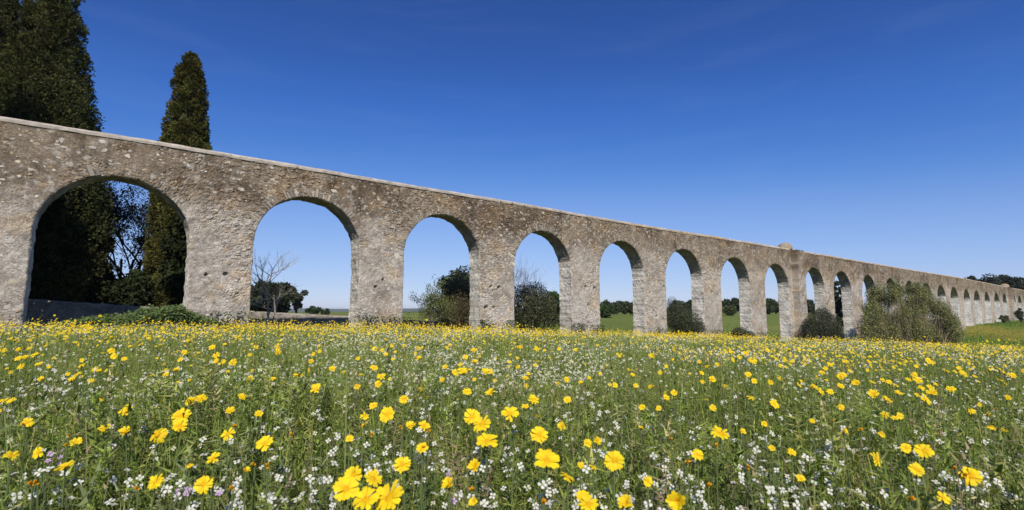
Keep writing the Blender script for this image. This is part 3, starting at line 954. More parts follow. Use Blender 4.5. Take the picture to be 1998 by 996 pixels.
# ------------------------------------------------------------------ trees and shrubs round the aqueduct
cypress(44, 29.8, 20.5, [(0, 1.2), (.05, 2.0), (.2, 2.3), (.38, 1.95), (.5, 1.48), (.62, 1.0), (.78, .68), (.92, .38), (1, .05)],
        'broad tall dark cypress cut off by the top of the picture', 1, 2100)
cypress(338, 29.5, 13.7, [(0, .5), (.06, .9), (.3, 1.08), (.45, 1.0), (.6, .90), (.75, .76), (.88, .58), (.96, .36), (1, .12)],
        'slim pointed cypress standing alone above the wall', 2, 1250, (1.25, 1.15, .95))
cypress(-84, 31, 19.5, [(0, 1.0), (.06, 1.5), (.3, 1.6), (.6, 1.5), (.85, 1.0), (.95, .45), (1, .04)],
        'sliver of a third cypress at the very edge of the sky', 3, 450)
# the cypress row goes on beyond the picture and shades the ground behind the widest arch
ROW = [(0, 1.2), (.06, 1.9), (.3, 2.0), (.6, 1.6), (.85, .9), (.95, .45), (1, .04)]
cypress(0, 25, 13.5, ROW, 'cypress of the row just outside the picture, nearer the wall', 4, 900, sq=(-5.7, 24.4))
cypress(0, 25, 14.5, ROW, 'cypress of the row farther outside the picture', 5, 900, sq=(-9.6, 25.0))

DK = (.026, .034, .014)
bare_tree('oak_tree', 'open dark tree whose bare limbs cross the sky inside the widest arch', 236, 25.5, 325, .05, (.030, .024, .020), 10, 4, 5, r=.10, spread=.62, leafcol=(.020, .026, .012), leaf=.10, nleaf=20000)
broad_tree('oak_tree', 'dense dark tree in front of the broad cypress, seen through the widest arch', 118, 22.3, 345, 145, DK, 11, 56, 330, .21, .02, trunk=.2, bark=(.04, .03, .025), T=LEAF1, mat=M_NEEDLE)
broad_tree('oak_tree', 'low black-green tree filling the foot of the widest arch', 235, 23.5, 512, 170, DK, 12, 34, 330, .21, .0, bark=(.04, .03, .025), T=LEAF1, mat=M_NEEDLE)
broad_tree('oak_tree', 'dark tree under the slim cypress at the edge of the widest arch', 354, 21.6, 385, 92, DK, 13, 50, 330, .21, .0, bark=(.04, .03, .025), T=LEAF1, mat=M_NEEDLE)
broad_tree('oak_tree', 'dark tree added close behind the nearest pier to shade the widest arch', 6, 16.3, 250, 210, DK, 15, 46, 330, .21, .1, bark=(.04, .03, .025), T=LEAF1, mat=M_NEEDLE)  # tree added to cast shade on the field wall behind the arch
broad_tree('oak_tree', 'dark rounded tree deep in shade beside the low field wall', 180, 23.0, 440, 110, DK, 14, 30, 330, .21, .0, bark=(.04, .03, .025), T=LEAF1, mat=M_NEEDLE)

broad_tree('oak_tree', 'broad dark evergreen behind the bare sapling', 520, 52, 545, 125, (.042, .050, .020), 20, 60, 420, .36, .0, trunk=.25, T=LEAF1)
broad_tree('eucalyptus_tree', 'ragged grey-green tree leaning out beside the broad evergreen', 578, 54, 555, 46, (.060, .066, .040), 21, 16, 260, .2, .15, trunk=.15, shape='open')
broad_tree('laurel_bush', 'small round green bush near the distant blue hills', 613, 60, 597, 32, (.040, .065, .022), 22, 12, 260, .2, .0, cat='shrub')
broad_tree('laurel_bush', 'smallest round bush at the tip of the field wall view', 634, 66, 600, 18, (.045, .065, .025), 23, 8, 220, .2, .0, cat='shrub')
bare_tree('bare_sapling', 'leafless pale sapling in front of the low field wall', 526, 20.6, 486, .06, (.36, .31, .25), 27, 2, 4, r=.05, spread=.62)

bare_tree('budding_shrub', 'half-bare shrub with fresh yellow-green leaves under the third arch', 838, 25.5, 545, -.05, (.20, .16, .13), 30, 7, 3, 'shrub', .025, .5, (.135, .155, .045), .07, 4500)
broad_tree('conifer_tree', 'blue-green conifer peeping beside the third arch pier', 896, 34, 505, 90, (.050, .068, .036), 31, 40, 330, .17, .05)
bush('bramble_thicket', 'brown twiggy thicket below the blue-green conifer', [(890, 590, 27.5, .9, 1.3), (915, 600, 27.8, .8, 1.2), (870, 612, 27.2, .7, .9), (900, 565, 28, .8, .8), (880, 575, 27.6, .6, .8)], (.115, .10, .048), 32, 13000, .07, (.17, .12, .08), 420, upw=.3)

bare_tree('bare_tree', 'leafless brown tree spreading behind the fourth arch', 1012, 33, 494, .12, (.19, .155, .14), 33, 4, 4, r=.05, spread=.5)
bush('dark_bush', 'big dark evergreen bush filling the foot of the fourth arch', [(1035, 595, 30, 1.2, 1.3), (1065, 605, 30, 1.0, 1.0), (1012, 600, 30.5, 1.0, 1.4), (1082, 618, 29.5, .7, .7), (1045, 575, 31, .8, .8)], (.082, .086, .040), 34, 16000, .08, (.10, .08, .06), 120)
broad_tree('poplar_tree', 'light green young tree behind the dark bush', 1082, 62, 562, 42, (.075, .12, .03), 35, 16, 260, .2, .1)
broad_tree('poplar_tree', 'pale green tree at the edge of the fourth arch', 1068, 66, 566, 30, (.09, .13, .035), 36, 14, 260, .2, .1)

for i, (px, dp, yt, w, col, lab) in enumerate([
        (1178, 78, 586, 30, (.045, .075, .022), 'green tree at the near end of the hedge beyond the fifth arch'),
        (1200, 100, 590, 26, (.055, .07, .030), 'small grey-green tree left of the widest field tree'),
        (1218, 104, 587, 34, (.050, .064, .026), 'wide rounded oak in the middle of the field edge'),
        (1238, 104, 590, 24, (.040, .052, .022), 'dark rounded oak touching the pier of the fifth arch'),
        (1264, 110, 586, 30, (.045, .058, .024), 'oak mostly hidden behind the pier between fifth and sixth arch'),
        (1345, 112, 583, 34, (.045, .058, .024), 'oak crown showing above the shrub under the sixth arch'),
        (1320, 100, 585, 26, (.05, .06, .03), 'small oak behind the shrub under the sixth arch'),
        (1418, 128, 583, 22, (.045, .058, .024), 'oak at the field edge in the seventh arch'),
        (1436, 132, 580, 24, (.040, .052, .022), 'taller dark oak at the field edge in the seventh arch'),
        (1424, 104, 598, 20, (.06, .075, .025), 'low green bush on the striped field'),
        (1500, 120, 582, 24, (.045, .065, .022), 'oak filling the gap of the eighth arch'),
        (1514, 122, 585, 20, (.04, .055, .022), 'second oak in the gap of the eighth arch'),
        (1576, 120, 584, 22, (.05, .06, .035), 'loose grey tree seen in the ninth arch'),
        (1588, 124, 592, 22, (.035, .048, .02), 'dark oak behind the ninth arch')]):
    broad_tree('field_oak', lab, px, dp, yt - 1, w * 1.3, col, 40 + i, 30, 220, .48, .0, trunk=.2, T=LEAF1, group='oaks along the far field edge')
broad_tree('oak_tree', 'dark tree leaning close behind the tenth arch', 1636, 62, 538, 30, (.035, .048, .02), 60, 26, 320, .2, .03)

bush('arch_shrub', 'olive shrub growing inside the sixth arch', [(1325, 622, 35.5, .95, 1.05), (1345, 630, 35.3, .9, .8), (1312, 612, 36, .6, 1.2), (1362, 640, 34.8, .55, .45)], (.062, .070, .036), 61, 15000, .065, (.10, .08, .06), 120)
bush('dwarf_shrub', 'little dark shrub at the foot of the seventh pier', [(1443, 650, 37.5, .6, .42), (1460, 654, 37.8, .5, .30), (1432, 655, 37.4, .35, .3)], (.05, .062, .03), 62, 5500, .06)
bush('olive_shrub', 'rounded grey-green shrub in front of the ninth arch', [(1600, 630, 43, 1.25, 1.1), (1620, 635, 43.5, 1.0, 1.0), (1582, 640, 43, .75, .8), (1632, 648, 43.2, .6, .6), (1605, 612, 43.3, .65, .6)], (.066, .074, .042), 63, 17000, .075, (.10, .08, .06), 150)
wr = np.random.default_rng(640)
WL = []
for i in range(125):
    px = wr.uniform(1687, 1868)
    yt = np.interp(px, [1684, 1700, 1720, 1770, 1810, 1835, 1855, 1872], [606, 562, 554, 551, 565, 588, 614, 640]) + wr.uniform(-6, 8)
    py = yt + (668 - yt) * wr.random() ** 1.15
    hw = wr.uniform(.35, .8)
    WL.append((px, py + hw * 9, np.interp(px, [1690, 1868], [45.5, 48.5]) + wr.normal() * .9, hw, hw * wr.uniform(.9, 1.5)))
bush('willow_bush', 'huge twiggy olive-brown bush covering several arches', WL, (.185, .190, .070), 64, 76000, .105, (.26, .21, .13), 900, upw=.5, shell=.25, var=.55, reach=1.7)
broad_tree('laurel_bush', 'small dark bush at the foot of the farthest visible piers', 1992, 88, 598, 26, (.05, .06, .03), 65, 12, 300, .16, .0, cat='shrub')
broad_tree('laurel_bush', 'low yellow-green bush before the distant second turret', 1957, 92, 613, 22, (.10, .11, .04), 66, 10, 300, .16, .0, cat='shrub')

for i, (px, yt, w, dp) in enumerate([(1882, 537, 26, 150), (1897, 534, 28, 154), (1912, 532, 32, 150), (1930, 528, 38, 148), (1948, 530, 38, 152), (1964, 528, 36, 148), (1982, 524, 40, 150), (2002, 522, 44, 146), (2027, 524, 48, 150)]):
    lab = ['smallest pine at the low end of the distant ridge wood', 'second pine from the low end of the ridge wood', 'third pine from the low end of the ridge wood', 'fourth pine from the low end of the ridge wood', 'fifth pine from the low end of the ridge wood',
           'pine above the distant second turret', 'tall pine just past the distant second turret', 'tallest ridge pine at the right edge of the picture', 'ridge pine cut off by the right edge of the picture'][i]
    broad_tree('pine_tree', lab, px, dp, yt, w * 1.8, (.032, .042, .022), 80 + i, 34, 220, .75, .0, trunk=.25, T=LEAF1, group='pines on the distant ridge')

# leafy weeds banked against the first pier and arch
def weed_bank():
    rng = np.random.default_rng(90)
    mb = MB()
    n = 16000
    px = rng.uniform(95, 440, n)
    q = D - rng.uniform(-.25, 1.3, n)
    s = np.interp(px, [95, 440], [-1.35, 2.95]) + rng.normal(size=n) * .05
    hmax = np.interp(px, [95, 150, 220, 300, 340, 380, 440], [.28, .5, .6, .85, .8, .6, .35]) * (.55 + .8 * fbm(s * 2.0, q * 2.5, 91, 3))
    inside = (s > -1.9) & (s < 1.92)
    q = np.where(~inside & (q > D - .06), D - .06 - rng.random(n) * .5, q)
    z = hmax * rng.random(n) ** .55
    P = wpos(s, q, 0); P[:, 2] = ground(P[:, 0], P[:, 1]) + z
    nr = rng.normal(size=(n, 3)) * .45 + np.array([0, 0, .8]) + N * .3
    leaves(mb, P, nr, .085, (.11, .155, .045), rng, LEAF, .4)
    o = mb.build('undergrowth', M_LEAF)
    tag(o, 'leafy green weeds banked against the widest arch', 'weeds', kind='stuff')
    mb = MB(); n = 7000
    # ragged tufts along the other pier feet
    s = np.concatenate([rng.normal(c, w, n // 12) for c, w in ((3.3, .5), (8.2, .4), (9.5, .3), (13.9, .3), (15.4, .3), (20, .3), (21.6, .3), (27, .6), (33.5, .6), (40, .7), (47, 1), (54, 1))])
    q = D - .08 - np.abs(rng.normal(size=len(s))) * .25
    P = wpos(s, q, 0); P[:, 2] = ground(P[:, 0], P[:, 1]) + .75 * rng.random(len(s)) ** 1.3
    leaves(mb, P, rng.normal(size=(len(s), 3)) * .5 + np.array([0, 0, .7]), .08, (.06, .085, .026), rng, LEAF, .4)
    tag(mb.build('undergrowth', M_LEAF), 'scattered weeds along the feet of the piers', 'weeds', kind='stuff')


weed_bank()
#@@MEADOW
# ------------------------------------------------------------------ the flower meadow
RG = np.random.default_rng(123)
MAXA = math.radians(54)


def scatter(n, r0, r1, rng, qmax=D - .15, power=1.0):
    r = np.sqrt(rng.uniform(r0 ** 2, r1 ** 2, n)); a = rng.uniform(-MAXA, MAXA, n)
    x = r * np.sin(a); y = r * np.cos(a)
    q = -(x * N[0] + y * N[1])
    ok = q < qmax
    x, y = x[ok], y[ok]
    return np.stack([x, y, ground(x, y)], -1)


GREENS = np.array([[.21, .27, .050], [.265, .33, .066], [.115, .165, .030], [.37, .365, .095], [.23, .27, .11], [.48, .42, .19], [.30, .225, .14]])


def blades(mb, P, h, w, rng, seg=3, lean=.55, pal=GREENS, pw=(.26, .2, .2, .12, .12, .06, .04)):
    n = len(P)
    a = rng.uniform(0, 2 * math.pi, n); b = rng.uniform(0, 2 * math.pi, n)
    ln = np.abs(rng.normal(size=n)) * lean
    dirx = np.stack([np.cos(a), np.sin(a), np.zeros(n)], -1)
    side = np.stack([np.cos(b), np.sin(b), np.zeros(n)], -1)
    col = pal[rng.choice(len(pal), n, p=np.array(pw) / sum(pw))] * (1 + rng.uniform(-.45, .45, (n, 1)))
    col = col * (.70 + .6 * fbm(P[:, 0] * .7 + 30, P[:, 1] * .7 + 30, 307, 4))[:, None]
    rows = []; cols = []
    for k in range(seg + 1):
        t = k / seg
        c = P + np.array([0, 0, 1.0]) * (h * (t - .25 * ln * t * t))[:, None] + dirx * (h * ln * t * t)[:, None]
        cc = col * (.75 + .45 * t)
        if k < seg:
            ww = w * (1 - t * .55) * .5
            rows += [c - side * ww[:, None], c + side * ww[:, None]]; cols += [cc, cc]
        else:
            rows.append(c); cols.append(cc)
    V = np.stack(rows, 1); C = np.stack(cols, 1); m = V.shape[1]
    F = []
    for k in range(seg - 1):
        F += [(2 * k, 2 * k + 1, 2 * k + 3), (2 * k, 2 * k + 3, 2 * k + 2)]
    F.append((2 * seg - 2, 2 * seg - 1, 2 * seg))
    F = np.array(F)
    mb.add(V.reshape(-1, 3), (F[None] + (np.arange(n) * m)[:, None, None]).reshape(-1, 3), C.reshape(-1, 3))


def forb_template(rng, H=.34, nleaf=16, width=.010, length=.055):
    """an upright stem set with small narrow leaves"""
    V = []; F = []; C = []
    p = np.array([0, 0, 0.]); d = np.array([rng.normal() * .1, rng.normal() * .1, 1])
    q = p + d * H
    w = .0016
    for i, (t, ww) in enumerate(((0, w), (1, w * .6))):
        c = p + d * H * t; V += [c - [ww, 0, 0], c + [ww, 0, 0]]
    F += [(0, 1, 3), (0, 3, 2)]; C += [(.8, .85, .8)] * 4
    for k in range(nleaf):
        t = .05 + .93 * rng.random() ** .6; b = p + d * H * t
        a = rng.uniform(0, 6.28); el = rng.uniform(-.1, .9)
        dr = np.array([math.cos(a) * math.cos(el), math.sin(a) * math.cos(el), math.sin(el)])
        sd = np.cross(dr, [0, 0, 1.]); sd /= np.linalg.norm(sd) + 1e-6
        L = length * rng.uniform(.5, 1.3) * (1.1 - .5 * t); wd = width * rng.uniform(.5, 1.2)
        i0 = len(V)
        V += [b - sd * wd * .35, b + sd * wd * .35 + dr * L * .15, b + dr * L - [0, 0, .004]]
        F += [(i0, i0 + 1, i0 + 2)]
        C += [np.array([1, 1, 1.]) * rng.uniform(.75, 1.25)] * 3
    return np.array(V), np.array(F), np.array(C)


def upright(n, rng, tilt=.15):
    return rot_to(np.array([0, 0, 1.]) + rng.normal(size=(n, 3)) * tilt, rng.uniform(0, 6.28, n))


def hmod(P):
    return .55 + .9 * fbm(P[:, 0] * .9 + 40, P[:, 1] * .9 + 40, 301, 4)


def grass_layer():
    rng = np.random.default_rng(5)
    mb = MB()
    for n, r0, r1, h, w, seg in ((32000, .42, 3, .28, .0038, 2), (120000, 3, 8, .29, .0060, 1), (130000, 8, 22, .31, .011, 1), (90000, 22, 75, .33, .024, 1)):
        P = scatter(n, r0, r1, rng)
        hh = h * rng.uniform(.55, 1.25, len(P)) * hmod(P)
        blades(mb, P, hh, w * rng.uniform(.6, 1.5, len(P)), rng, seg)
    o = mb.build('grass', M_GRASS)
    tag(o, 'green grass of the flower meadow', 'grass', kind='stuff')
    mb = MB()
    T = [forb_template(rng, rng.uniform(.26, .38), int(rng.integers(14, 22)), *((.008, .050) if k % 3 else (.016, .06))) for k in range(7)]
    for n, r0, r1, k in ((9000, .45, 3, 1.0), (8000, 3, 8, 1.05), (3500, 8, 20, 1.25)):
        P = scatter(n, r0, r1, rng)
        g = GREENS[rng.choice(7, len(P), p=[.24, .2, .2, .1, .14, .06, .06])] * (1 + rng.uniform(-.25, .25, (len(P), 1)))
        ti = rng.integers(0, 7, len(P)); sc = k * rng.uniform(.7, 1.15, len(P)) * hmod(P)
        for j in range(7):
            m = ti == j
            instance(mb, T[j], P[m], upright(m.sum(), rng), sc[m], g[m])
    # broad ground leaves
    P = scatter(5000, .45, 10, rng); P[:, 2] += rng.uniform(.02, .20, len(P))
    leaves(mb, P, rng.normal(size=P.shape) * .4 + np.array([0, 0, .8]), .045, (.14, .19, .055), rng, LEAF, .35)
    tag(mb.build('meadow_herbs', M_GRASS), 'leafy stems of meadow herbs among the grass', 'herbs', kind='stuff')
    # grass on the bank to the right and in the field behind
    mb = MB()
    x = rng.uniform(20, 130, 60000); y = rng.uniform(25, 130, 60000)
    s = x * U[0] + y * U[1]; q = -(x * N[0] + y * N[1])
    ok = (((s > 72) & (q < 19.8) & (q > -70)) | ((q > 21.3) & (q < 60) & (s > 14) & (s < 75)))
    P = np.stack([x[ok], y[ok], ground(x[ok], y[ok])], -1)
    blades(mb, P, rng.uniform(.15, .35, len(P)), rng.uniform(.04, .09, len(P)), rng, 1, pal=np.array([[.12, .21, .035], [.15, .22, .045], [.08, .15, .03], [.28, .28, .10], [.50, .42, .03]]), pw=(.4, .3, .22, .06, .05))
    tag(mb.build('grass', M_GRASS), 'rough grass on the bank and field beyond the meadow', 'grass', kind='stuff')


grass_layer()


# --- daisies
def petal(n_seg=3, L=1.0, W=.30, lift=.18, droop=.12):
    """one ray petal along +x, blunt and notched at the tip"""
    xs = np.array([.22, .5, .8, 1.0]); ws = np.array([.35, .85, 1.0, .62]) * W * .5
    zs = lift * np.sin(xs * 1.5) - droop * xs ** 3
    V = []
    for x, w, z in zip(xs, ws, zs):
        V += [(x * L, -w, z), (x * L * .985, 0, z - .025), (x * L, w, z)]
    F = []
    for k in range(3):
        a = 3 * k
        F += [(a, a + 1, a + 4, a + 3), (a + 1, a + 2, a + 5, a + 4)]
    return np.array(V), np.array(F)


def rotz(a):
    c, s = math.cos(a), math.sin(a)
    return np.array([[c, -s, 0], [s, c, 0], [0, 0, 1]])


def roty(a):
    c, s = math.cos(a), math.sin(a)
    return np.array([[c, 0, s], [0, 1, 0], [-s, 0, c]])


YEL = np.array([.87, .66, .016])


def petals_list(rng, n, closed=0.0):
    out = []
    for k in range(n):
        V, F = petal(W=.37 * rng.uniform(.85, 1.15), lift=rng.uniform(.08, .32), droop=rng.uniform(.02, .30), L=rng.uniform(.86, 1.06))
        t = closed + rng.normal() * .12
        V = V @ roty(-t).T @ rotz(2 * math.pi * k / n + rng.normal() * .06).T
        c = YEL * rng.uniform(.86, 1.06) * np.array([1, rng.uniform(.94, 1.05), 1])
        Cc = np.tile(c, (len(V), 1)); Cc[:3] *= np.array([.97, .78, 1]); Cc[3:6] *= np.array([1, .97, 1]); Cc[1::3] *= np.array([.98, .96, 1])
        out.append((V, F, Cc))
    return out


def disc_mesh():
    mb = MB()
    na, nb = 12, 4
    A, B = np.meshgrid(np.linspace(0, 2 * math.pi, na), np.linspace(0, 1, nb), indexing='ij')
    r = .30 * np.cos(B * math.pi / 2) ; z = .02 + .12 * np.sin(B * math.pi / 2)
    mb.add(np.stack([np.cos(A) * r, np.sin(A) * r, z], -1), _grid(na, nb), (.66, .37, .008))
    # green cup below
    r2 = .30 * (1 - B * .75); z2 = .0 - .16 * B
    mb.add(np.stack([np.cos(A) * r2, np.sin(A) * r2, z2], -1), _grid(na, nb)[:, ::-1], (.12, .16, .05))
    me = mb.mesh('flower_head', True); me.materials.append(M_DISC)
    return me


DISC = disc_mesh()
HEADS = []                                   # (joined petals mesh, list of single petal meshes)
for k in range(15):
    rng = np.random.default_rng(400 + k)
    pl = petals_list(rng, int(rng.integers(13, 18)), [.05, .12, .0, .2, .08, .75, .3, 1.25, -.5, .4, .15, -.2, .55, .1, .25][k])
    if k in (6, 9, 11, 12, 14): pl = [p_ for p_ in pl if rng.random() > .22]
    if k == 7: pl = [(V_, F_, C_ * np.array([.95, .66, .8])) for V_, F_, C_ in pl]
    mb = MB()
    for p in pl: mb.add(*p)
    me = mb.mesh('petals', True); me.materials.append(M_YEL)
    singles = []
    for p in pl:
        m1 = MB(); m1.add(*p); sm = m1.mesh('petal', True); sm.materials.append(M_YEL); singles.append(sm)
    HEADS.append((me, singles))


def stem_mesh(seed):
    rng = np.random.default_rng(seed)
    mb = MB()
    H = .40
    b = rng.normal(size=2) * .05
    pts = np.array([(0, 0, -.02), (b[0] * .5, b[1] * .5, H * .35), (b[0] * .9, b[1] * .9, H * .7), (b[0], b[1], H)])
    tube(mb, pts, .0022, .0015, (.13, .17, .06), 5)
    for k in range(9):                       # cut leaves up the stem
        t = rng.uniform(.08, .8); p = np.array([np.interp(t, [0, .35, .7, 1], pts[:, i]) for i in range(3)])
        a = rng.uniform(0, 6.28); dr = np.array([math.cos(a), math.sin(a), rng.uniform(.1, .8)]); dr /= np.linalg.norm(dr)
        sd = np.cross(dr, [0, 0, 1.]); L = rng.uniform(.03, .06)
        for j in range(4):
            u = (j + .6) / 4.5; w = .012 * (1.1 - u)
            o = p + dr * L * u
            mb.add([o - dr * .003, o + sd * w + dr * .008, o + dr * .006], [(0, 1, 2)], (.09, .13, .04))
            mb.add([o - dr * .003, o - sd * w + dr * .008, o + dr * .006], [(0, 2, 1)], (.09, .13, .04))
        mb.add([p, p + dr * L + sd * .001, p + dr * L - sd * .001], [(0, 1, 2)], (.10, .14, .045))
    me = mb.mesh('daisy_stem'); me.materials.append(M_STEM)
    return me, pts[-1]


STEMS = [stem_mesh(500 + i) for i in range(8)]
SUNV = Vector(SUN)
# picture position of the head, apparent width, and its own label where one can tell it apart
BIG = [(760, 972, 74, 'largest yellow daisy at the bottom edge of the meadow'), (714, 976, 54, 'yellow daisy overlapped by the largest daisy at the bottom edge'), (675, 955, 48, 'yellow daisy just left of the clump with the largest daisy'),
       (690, 927, 34, 'smaller yellow daisy above the clump with the largest daisy'), (728, 935, 36, 'upright yellow daisy directly above the largest daisy'), (785, 907, 32, 'lone yellow daisy above and right of the largest daisy'),
       (756, 810, 32, 'round open yellow daisy far above the largest daisy'), (941, 829, 38, 'middle daisy of the tight cluster near the meadow centre'), (921, 814, 34, 'back daisy of the tight cluster near the meadow centre'),
       (951, 862, 45, 'lowest daisy of the tight cluster near the meadow centre'), (995, 808, 36, 'daisy just right of the tight cluster near the centre'), (1067, 900, 56, 'big many-petalled daisy right of the central cluster'),
       (1052, 849, 34, 'daisy above the big many-petalled daisy'), (927, 912, 32, 'half-side-on daisy below the central cluster'), (877, 947, 32, 'ragged side-on daisy low in the meadow centre'), (1107, 933, 30, 'daisy tucked below the big many-petalled daisy'),
       (1198, 899, 38, 'lone round daisy right of the big many-petalled daisy'), (1148, 985, 40, 'daisy cut by the bottom edge right of centre'), (1137, 969, 26, 'small daisy above the bottom edge right of centre'), (1322, 980, 48, 'dishevelled daisy with narrow petals at the bottom edge'),
       (1222, 985, 38, 'round daisy at the bottom edge left of the dishevelled daisy'), (1405, 847, 34, 'star-like daisy standing alone in the mid-right meadow'), (1361, 888, 24, 'orange-tinged daisy left of the star-like daisy'), (1803, 881, 32, 'wide daisy in the lower right meadow'),
       (1709, 897, 28, 'tilted daisy left of the wide lower-right daisy'), (1788, 917, 26, 'daisy below the wide lower-right daisy'), (1893, 930, 36, 'drooping daisy nearest the lower right corner'), (127, 913, 34, 'oval yellow daisy nearest the lower left corner'),
       (304, 942, 32, 'tilted yellow daisy at the lower left'), (397, 946, 34, 'cupped daisy with a purple flower before it'), (517, 866, 32, 'large flat daisy left of the tall green stalk'), (417, 895, 26, 'daisy between the cupped and the flat daisy')]
REST = [(1264, 940, 20), (1840, 972, 24), (1805, 780, 24), (1818, 768, 20), (1790, 742, 17), (1704, 770, 20), (1722, 846, 17), (1646, 843, 16), (1545, 883, 17), (1562, 934, 17), (1510, 790, 20), (1465, 776, 16), (1391, 797, 15), (1389, 742, 16), (1315, 767, 14),
        (1270, 755, 13), (1767, 875, 20), (248, 803, 28), (354, 813, 34), (352, 832, 28), (307, 848, 36), (246, 845, 26), (203, 837, 24), (391, 780, 27), (372, 784, 20), (445, 847, 26), (449, 802, 18), (472, 776, 18), (54, 825, 20), (22, 890, 24), (75, 884, 22), (149, 864, 22),
        (582, 733, 20), (617, 760, 24), (370, 906, 16), (480, 920, 18), (505, 808, 17), (682, 857, 16), (729, 793, 18), (711, 812, 18), (710, 832, 20), (801, 832, 22), (828, 831, 24), (788, 780, 18), (911, 765, 18), (957, 768, 22), (1041, 780, 22), (1025, 795, 16), (1097, 830, 20),
        (1164, 862, 20), (1146, 865, 18), (1107, 781, 16), (824, 876, 24), (1158, 912, 18), (1133, 909, 15), (924, 980, 20), (744, 735, 18), (738, 750, 15), (902, 724, 22), (947, 727, 20), (729, 718, 16), (648, 721, 14), (696, 753, 15), (926, 709, 18), (1620, 765, 14), (1640, 754, 14),
        (1670, 748, 16), (1732, 780, 17), (1728, 780, 16), (1750, 768, 14), (1855, 760, 17), (1815, 757, 14), (1950, 722, 16), (1960, 730, 14), (1975, 733, 14), (1845, 725, 13), (1935, 832, 18), (1965, 778, 14), (1895, 802, 15), (1755, 812, 14), (1745, 817, 14), (1727, 810, 14), (1640, 795, 14),
        (1490, 828, 14), (1450, 842, 13), (1506, 875, 13), (1253, 795, 13), (1285, 798, 13), (1300, 776, 13), (1250, 836, 13), (1505, 745, 14), (1560, 747, 14), (1588, 755, 13), (1600, 764, 16), (1645, 732, 14), (1640, 735, 14), (1585, 822, 11), (24, 784, 17), (8, 782, 15), (42, 716, 15), (68, 693, 14), (80, 740, 12),
        (140, 740, 13), (187, 722, 13), (196, 779, 12), (345, 724, 14), (324, 731, 13), (422, 705, 12), (455, 708, 16), (422, 693, 14)]


def daisy(px, py, wid, label, group, k, rng, singles=False):
    drop = EYE - (.40 + rng.uniform(-.025, .025))
    y0 = max(py - 608, 50) / 1000.0
    depth = drop / y0 * 1.0
    # follow the ground slope
    for _ in range(3):
        p = at(px, py, depth); g = gz1(p[0], p[1])
        want = g + .40
        depth *= (EYE - want) / max(EYE - p[2], .02)
        depth = min(max(depth, .5), 9)
    p = at(px, py, depth); g = gz1(p[0], p[1])
    h = p[2] - g
    if h < .2:
        h = .2
    dia = min(max(wid / 1000.0 * depth, .016), .056)
    me, tip = STEMS[int(rng.integers(len(STEMS)))]
    sc = h / tip[2]
    rz = rng.uniform(0, 6.28)
    Rz = Matrix.Rotation(rz, 3, 'Z')
    off = Rz @ (Vector(tip) * sc)
    o = bpy.data.objects.new('yellow_daisy', me); COL.objects.link(o)
    o.location = (p[0] - off.x, p[1] - off.y, p[2] - off.z)
    o.rotation_euler = (0, 0, rz); o.scale = (sc, sc, sc)
    tag(o, label, 'flower', group)
    nrm = SUNV * .75 + Vector((0, -.25, .35)) + Vector(rng.normal(size=3) * .28)
    q = nrm.to_track_quat('Z', 'Y')
    Q = (Rz.transposed() @ (q.to_matrix() @ Matrix.Rotation(rng.uniform(0, 6.28), 3, 'Z')))
    d = bpy.data.objects.new('flower_head', DISC); COL.objects.link(d); d.parent = o
    s2 = dia / 2 / sc
    d.matrix_basis = Matrix.Translation(Vector(tip)) @ Q.to_4x4() @ Matrix.Diagonal((s2, s2, s2, 1))
    hd = HEADS[k % len(HEADS)]
    for m in (hd[1] if singles else [hd[0]]):
        c = bpy.data.objects.new(m.name.split('.')[0], m); COL.objects.link(c); c.parent = d
    return p


DR = np.random.default_rng(77)
GRP = 'yellow daisies of the near meadow'
taken = []
for i, (px, py, w, lab) in enumerate(BIG):
    kk = 5 if 'side-on' in lab or 'dishevelled' in lab else [0, 1, 2, 10, 13, 4, 3][i % 7]
    taken.append(daisy(px, py, w, lab, GRP, kk, DR, singles=w >= 30))
LAB = 'small yellow daisy among many alike in the near meadow'
RL = {(248, 803): 'daisy high in the left group of seven', (354, 813): 'upper daisy of the close pair in the left meadow', (352, 832): 'lower daisy of the close pair in the left meadow', (307, 848): 'double-looking wide daisy below left of the close pair',
      (246, 845): 'daisy left of the double-looking wide daisy', (203, 837): 'round daisy at the outer end of the left group', (391, 780): 'daisy up and right of the close pair in the left meadow', (372, 784): 'smaller daisy touching the one above the close pair',
      (445, 847): 'single daisy right of the close pair in the left meadow', (54, 825): 'upright daisy near the left edge of the meadow', (22, 890): 'side-on daisy at the left edge of the meadow', (75, 884): 'daisy beside the purple flowers at the far left',
      (149, 864): 'daisy half hidden by white petals at the left', (582, 733): 'higher daisy just left of the tall grass stalk', (617, 760): 'ragged dark-centred daisy left of the tall grass stalk', (828, 831): 'right daisy of the pair left of the central cluster',
      (801, 832): 'left daisy of the pair left of the central cluster', (824, 876): 'tilted daisy below the pair left of the central cluster', (1041, 780): 'daisy up and right of the central cluster', (957, 768): 'daisy directly above the central cluster',
      (1164, 862): 'right daisy of the pair with white flowers under it', (1146, 865): 'left daisy of the pair with white flowers under it', (1840, 972): 'daisy cut by the bottom edge at the right', (1805, 780): 'widest daisy of the right-hand upper group',
      (1818, 768): 'daisy behind the widest one of the right-hand upper group', (1704, 770): 'daisy at the near end of the right-hand upper group', (1510, 790): 'flat daisy alone in the right-centre meadow', (902, 724): 'large far daisy above the central cluster'}
for i, (px, py, w) in enumerate(REST):
    taken.append(daisy(px, py, w, RL.get((px, py), LAB), GRP, [0, 10, 2, 9, 4, 6, 8, 5, 1, 13, 3, 11, 14, 12][i % 14], DR))
BUD = 'closed orange daisy bud among many alike in the near meadow'
nfill = 298 - len(BIG) - len(REST)
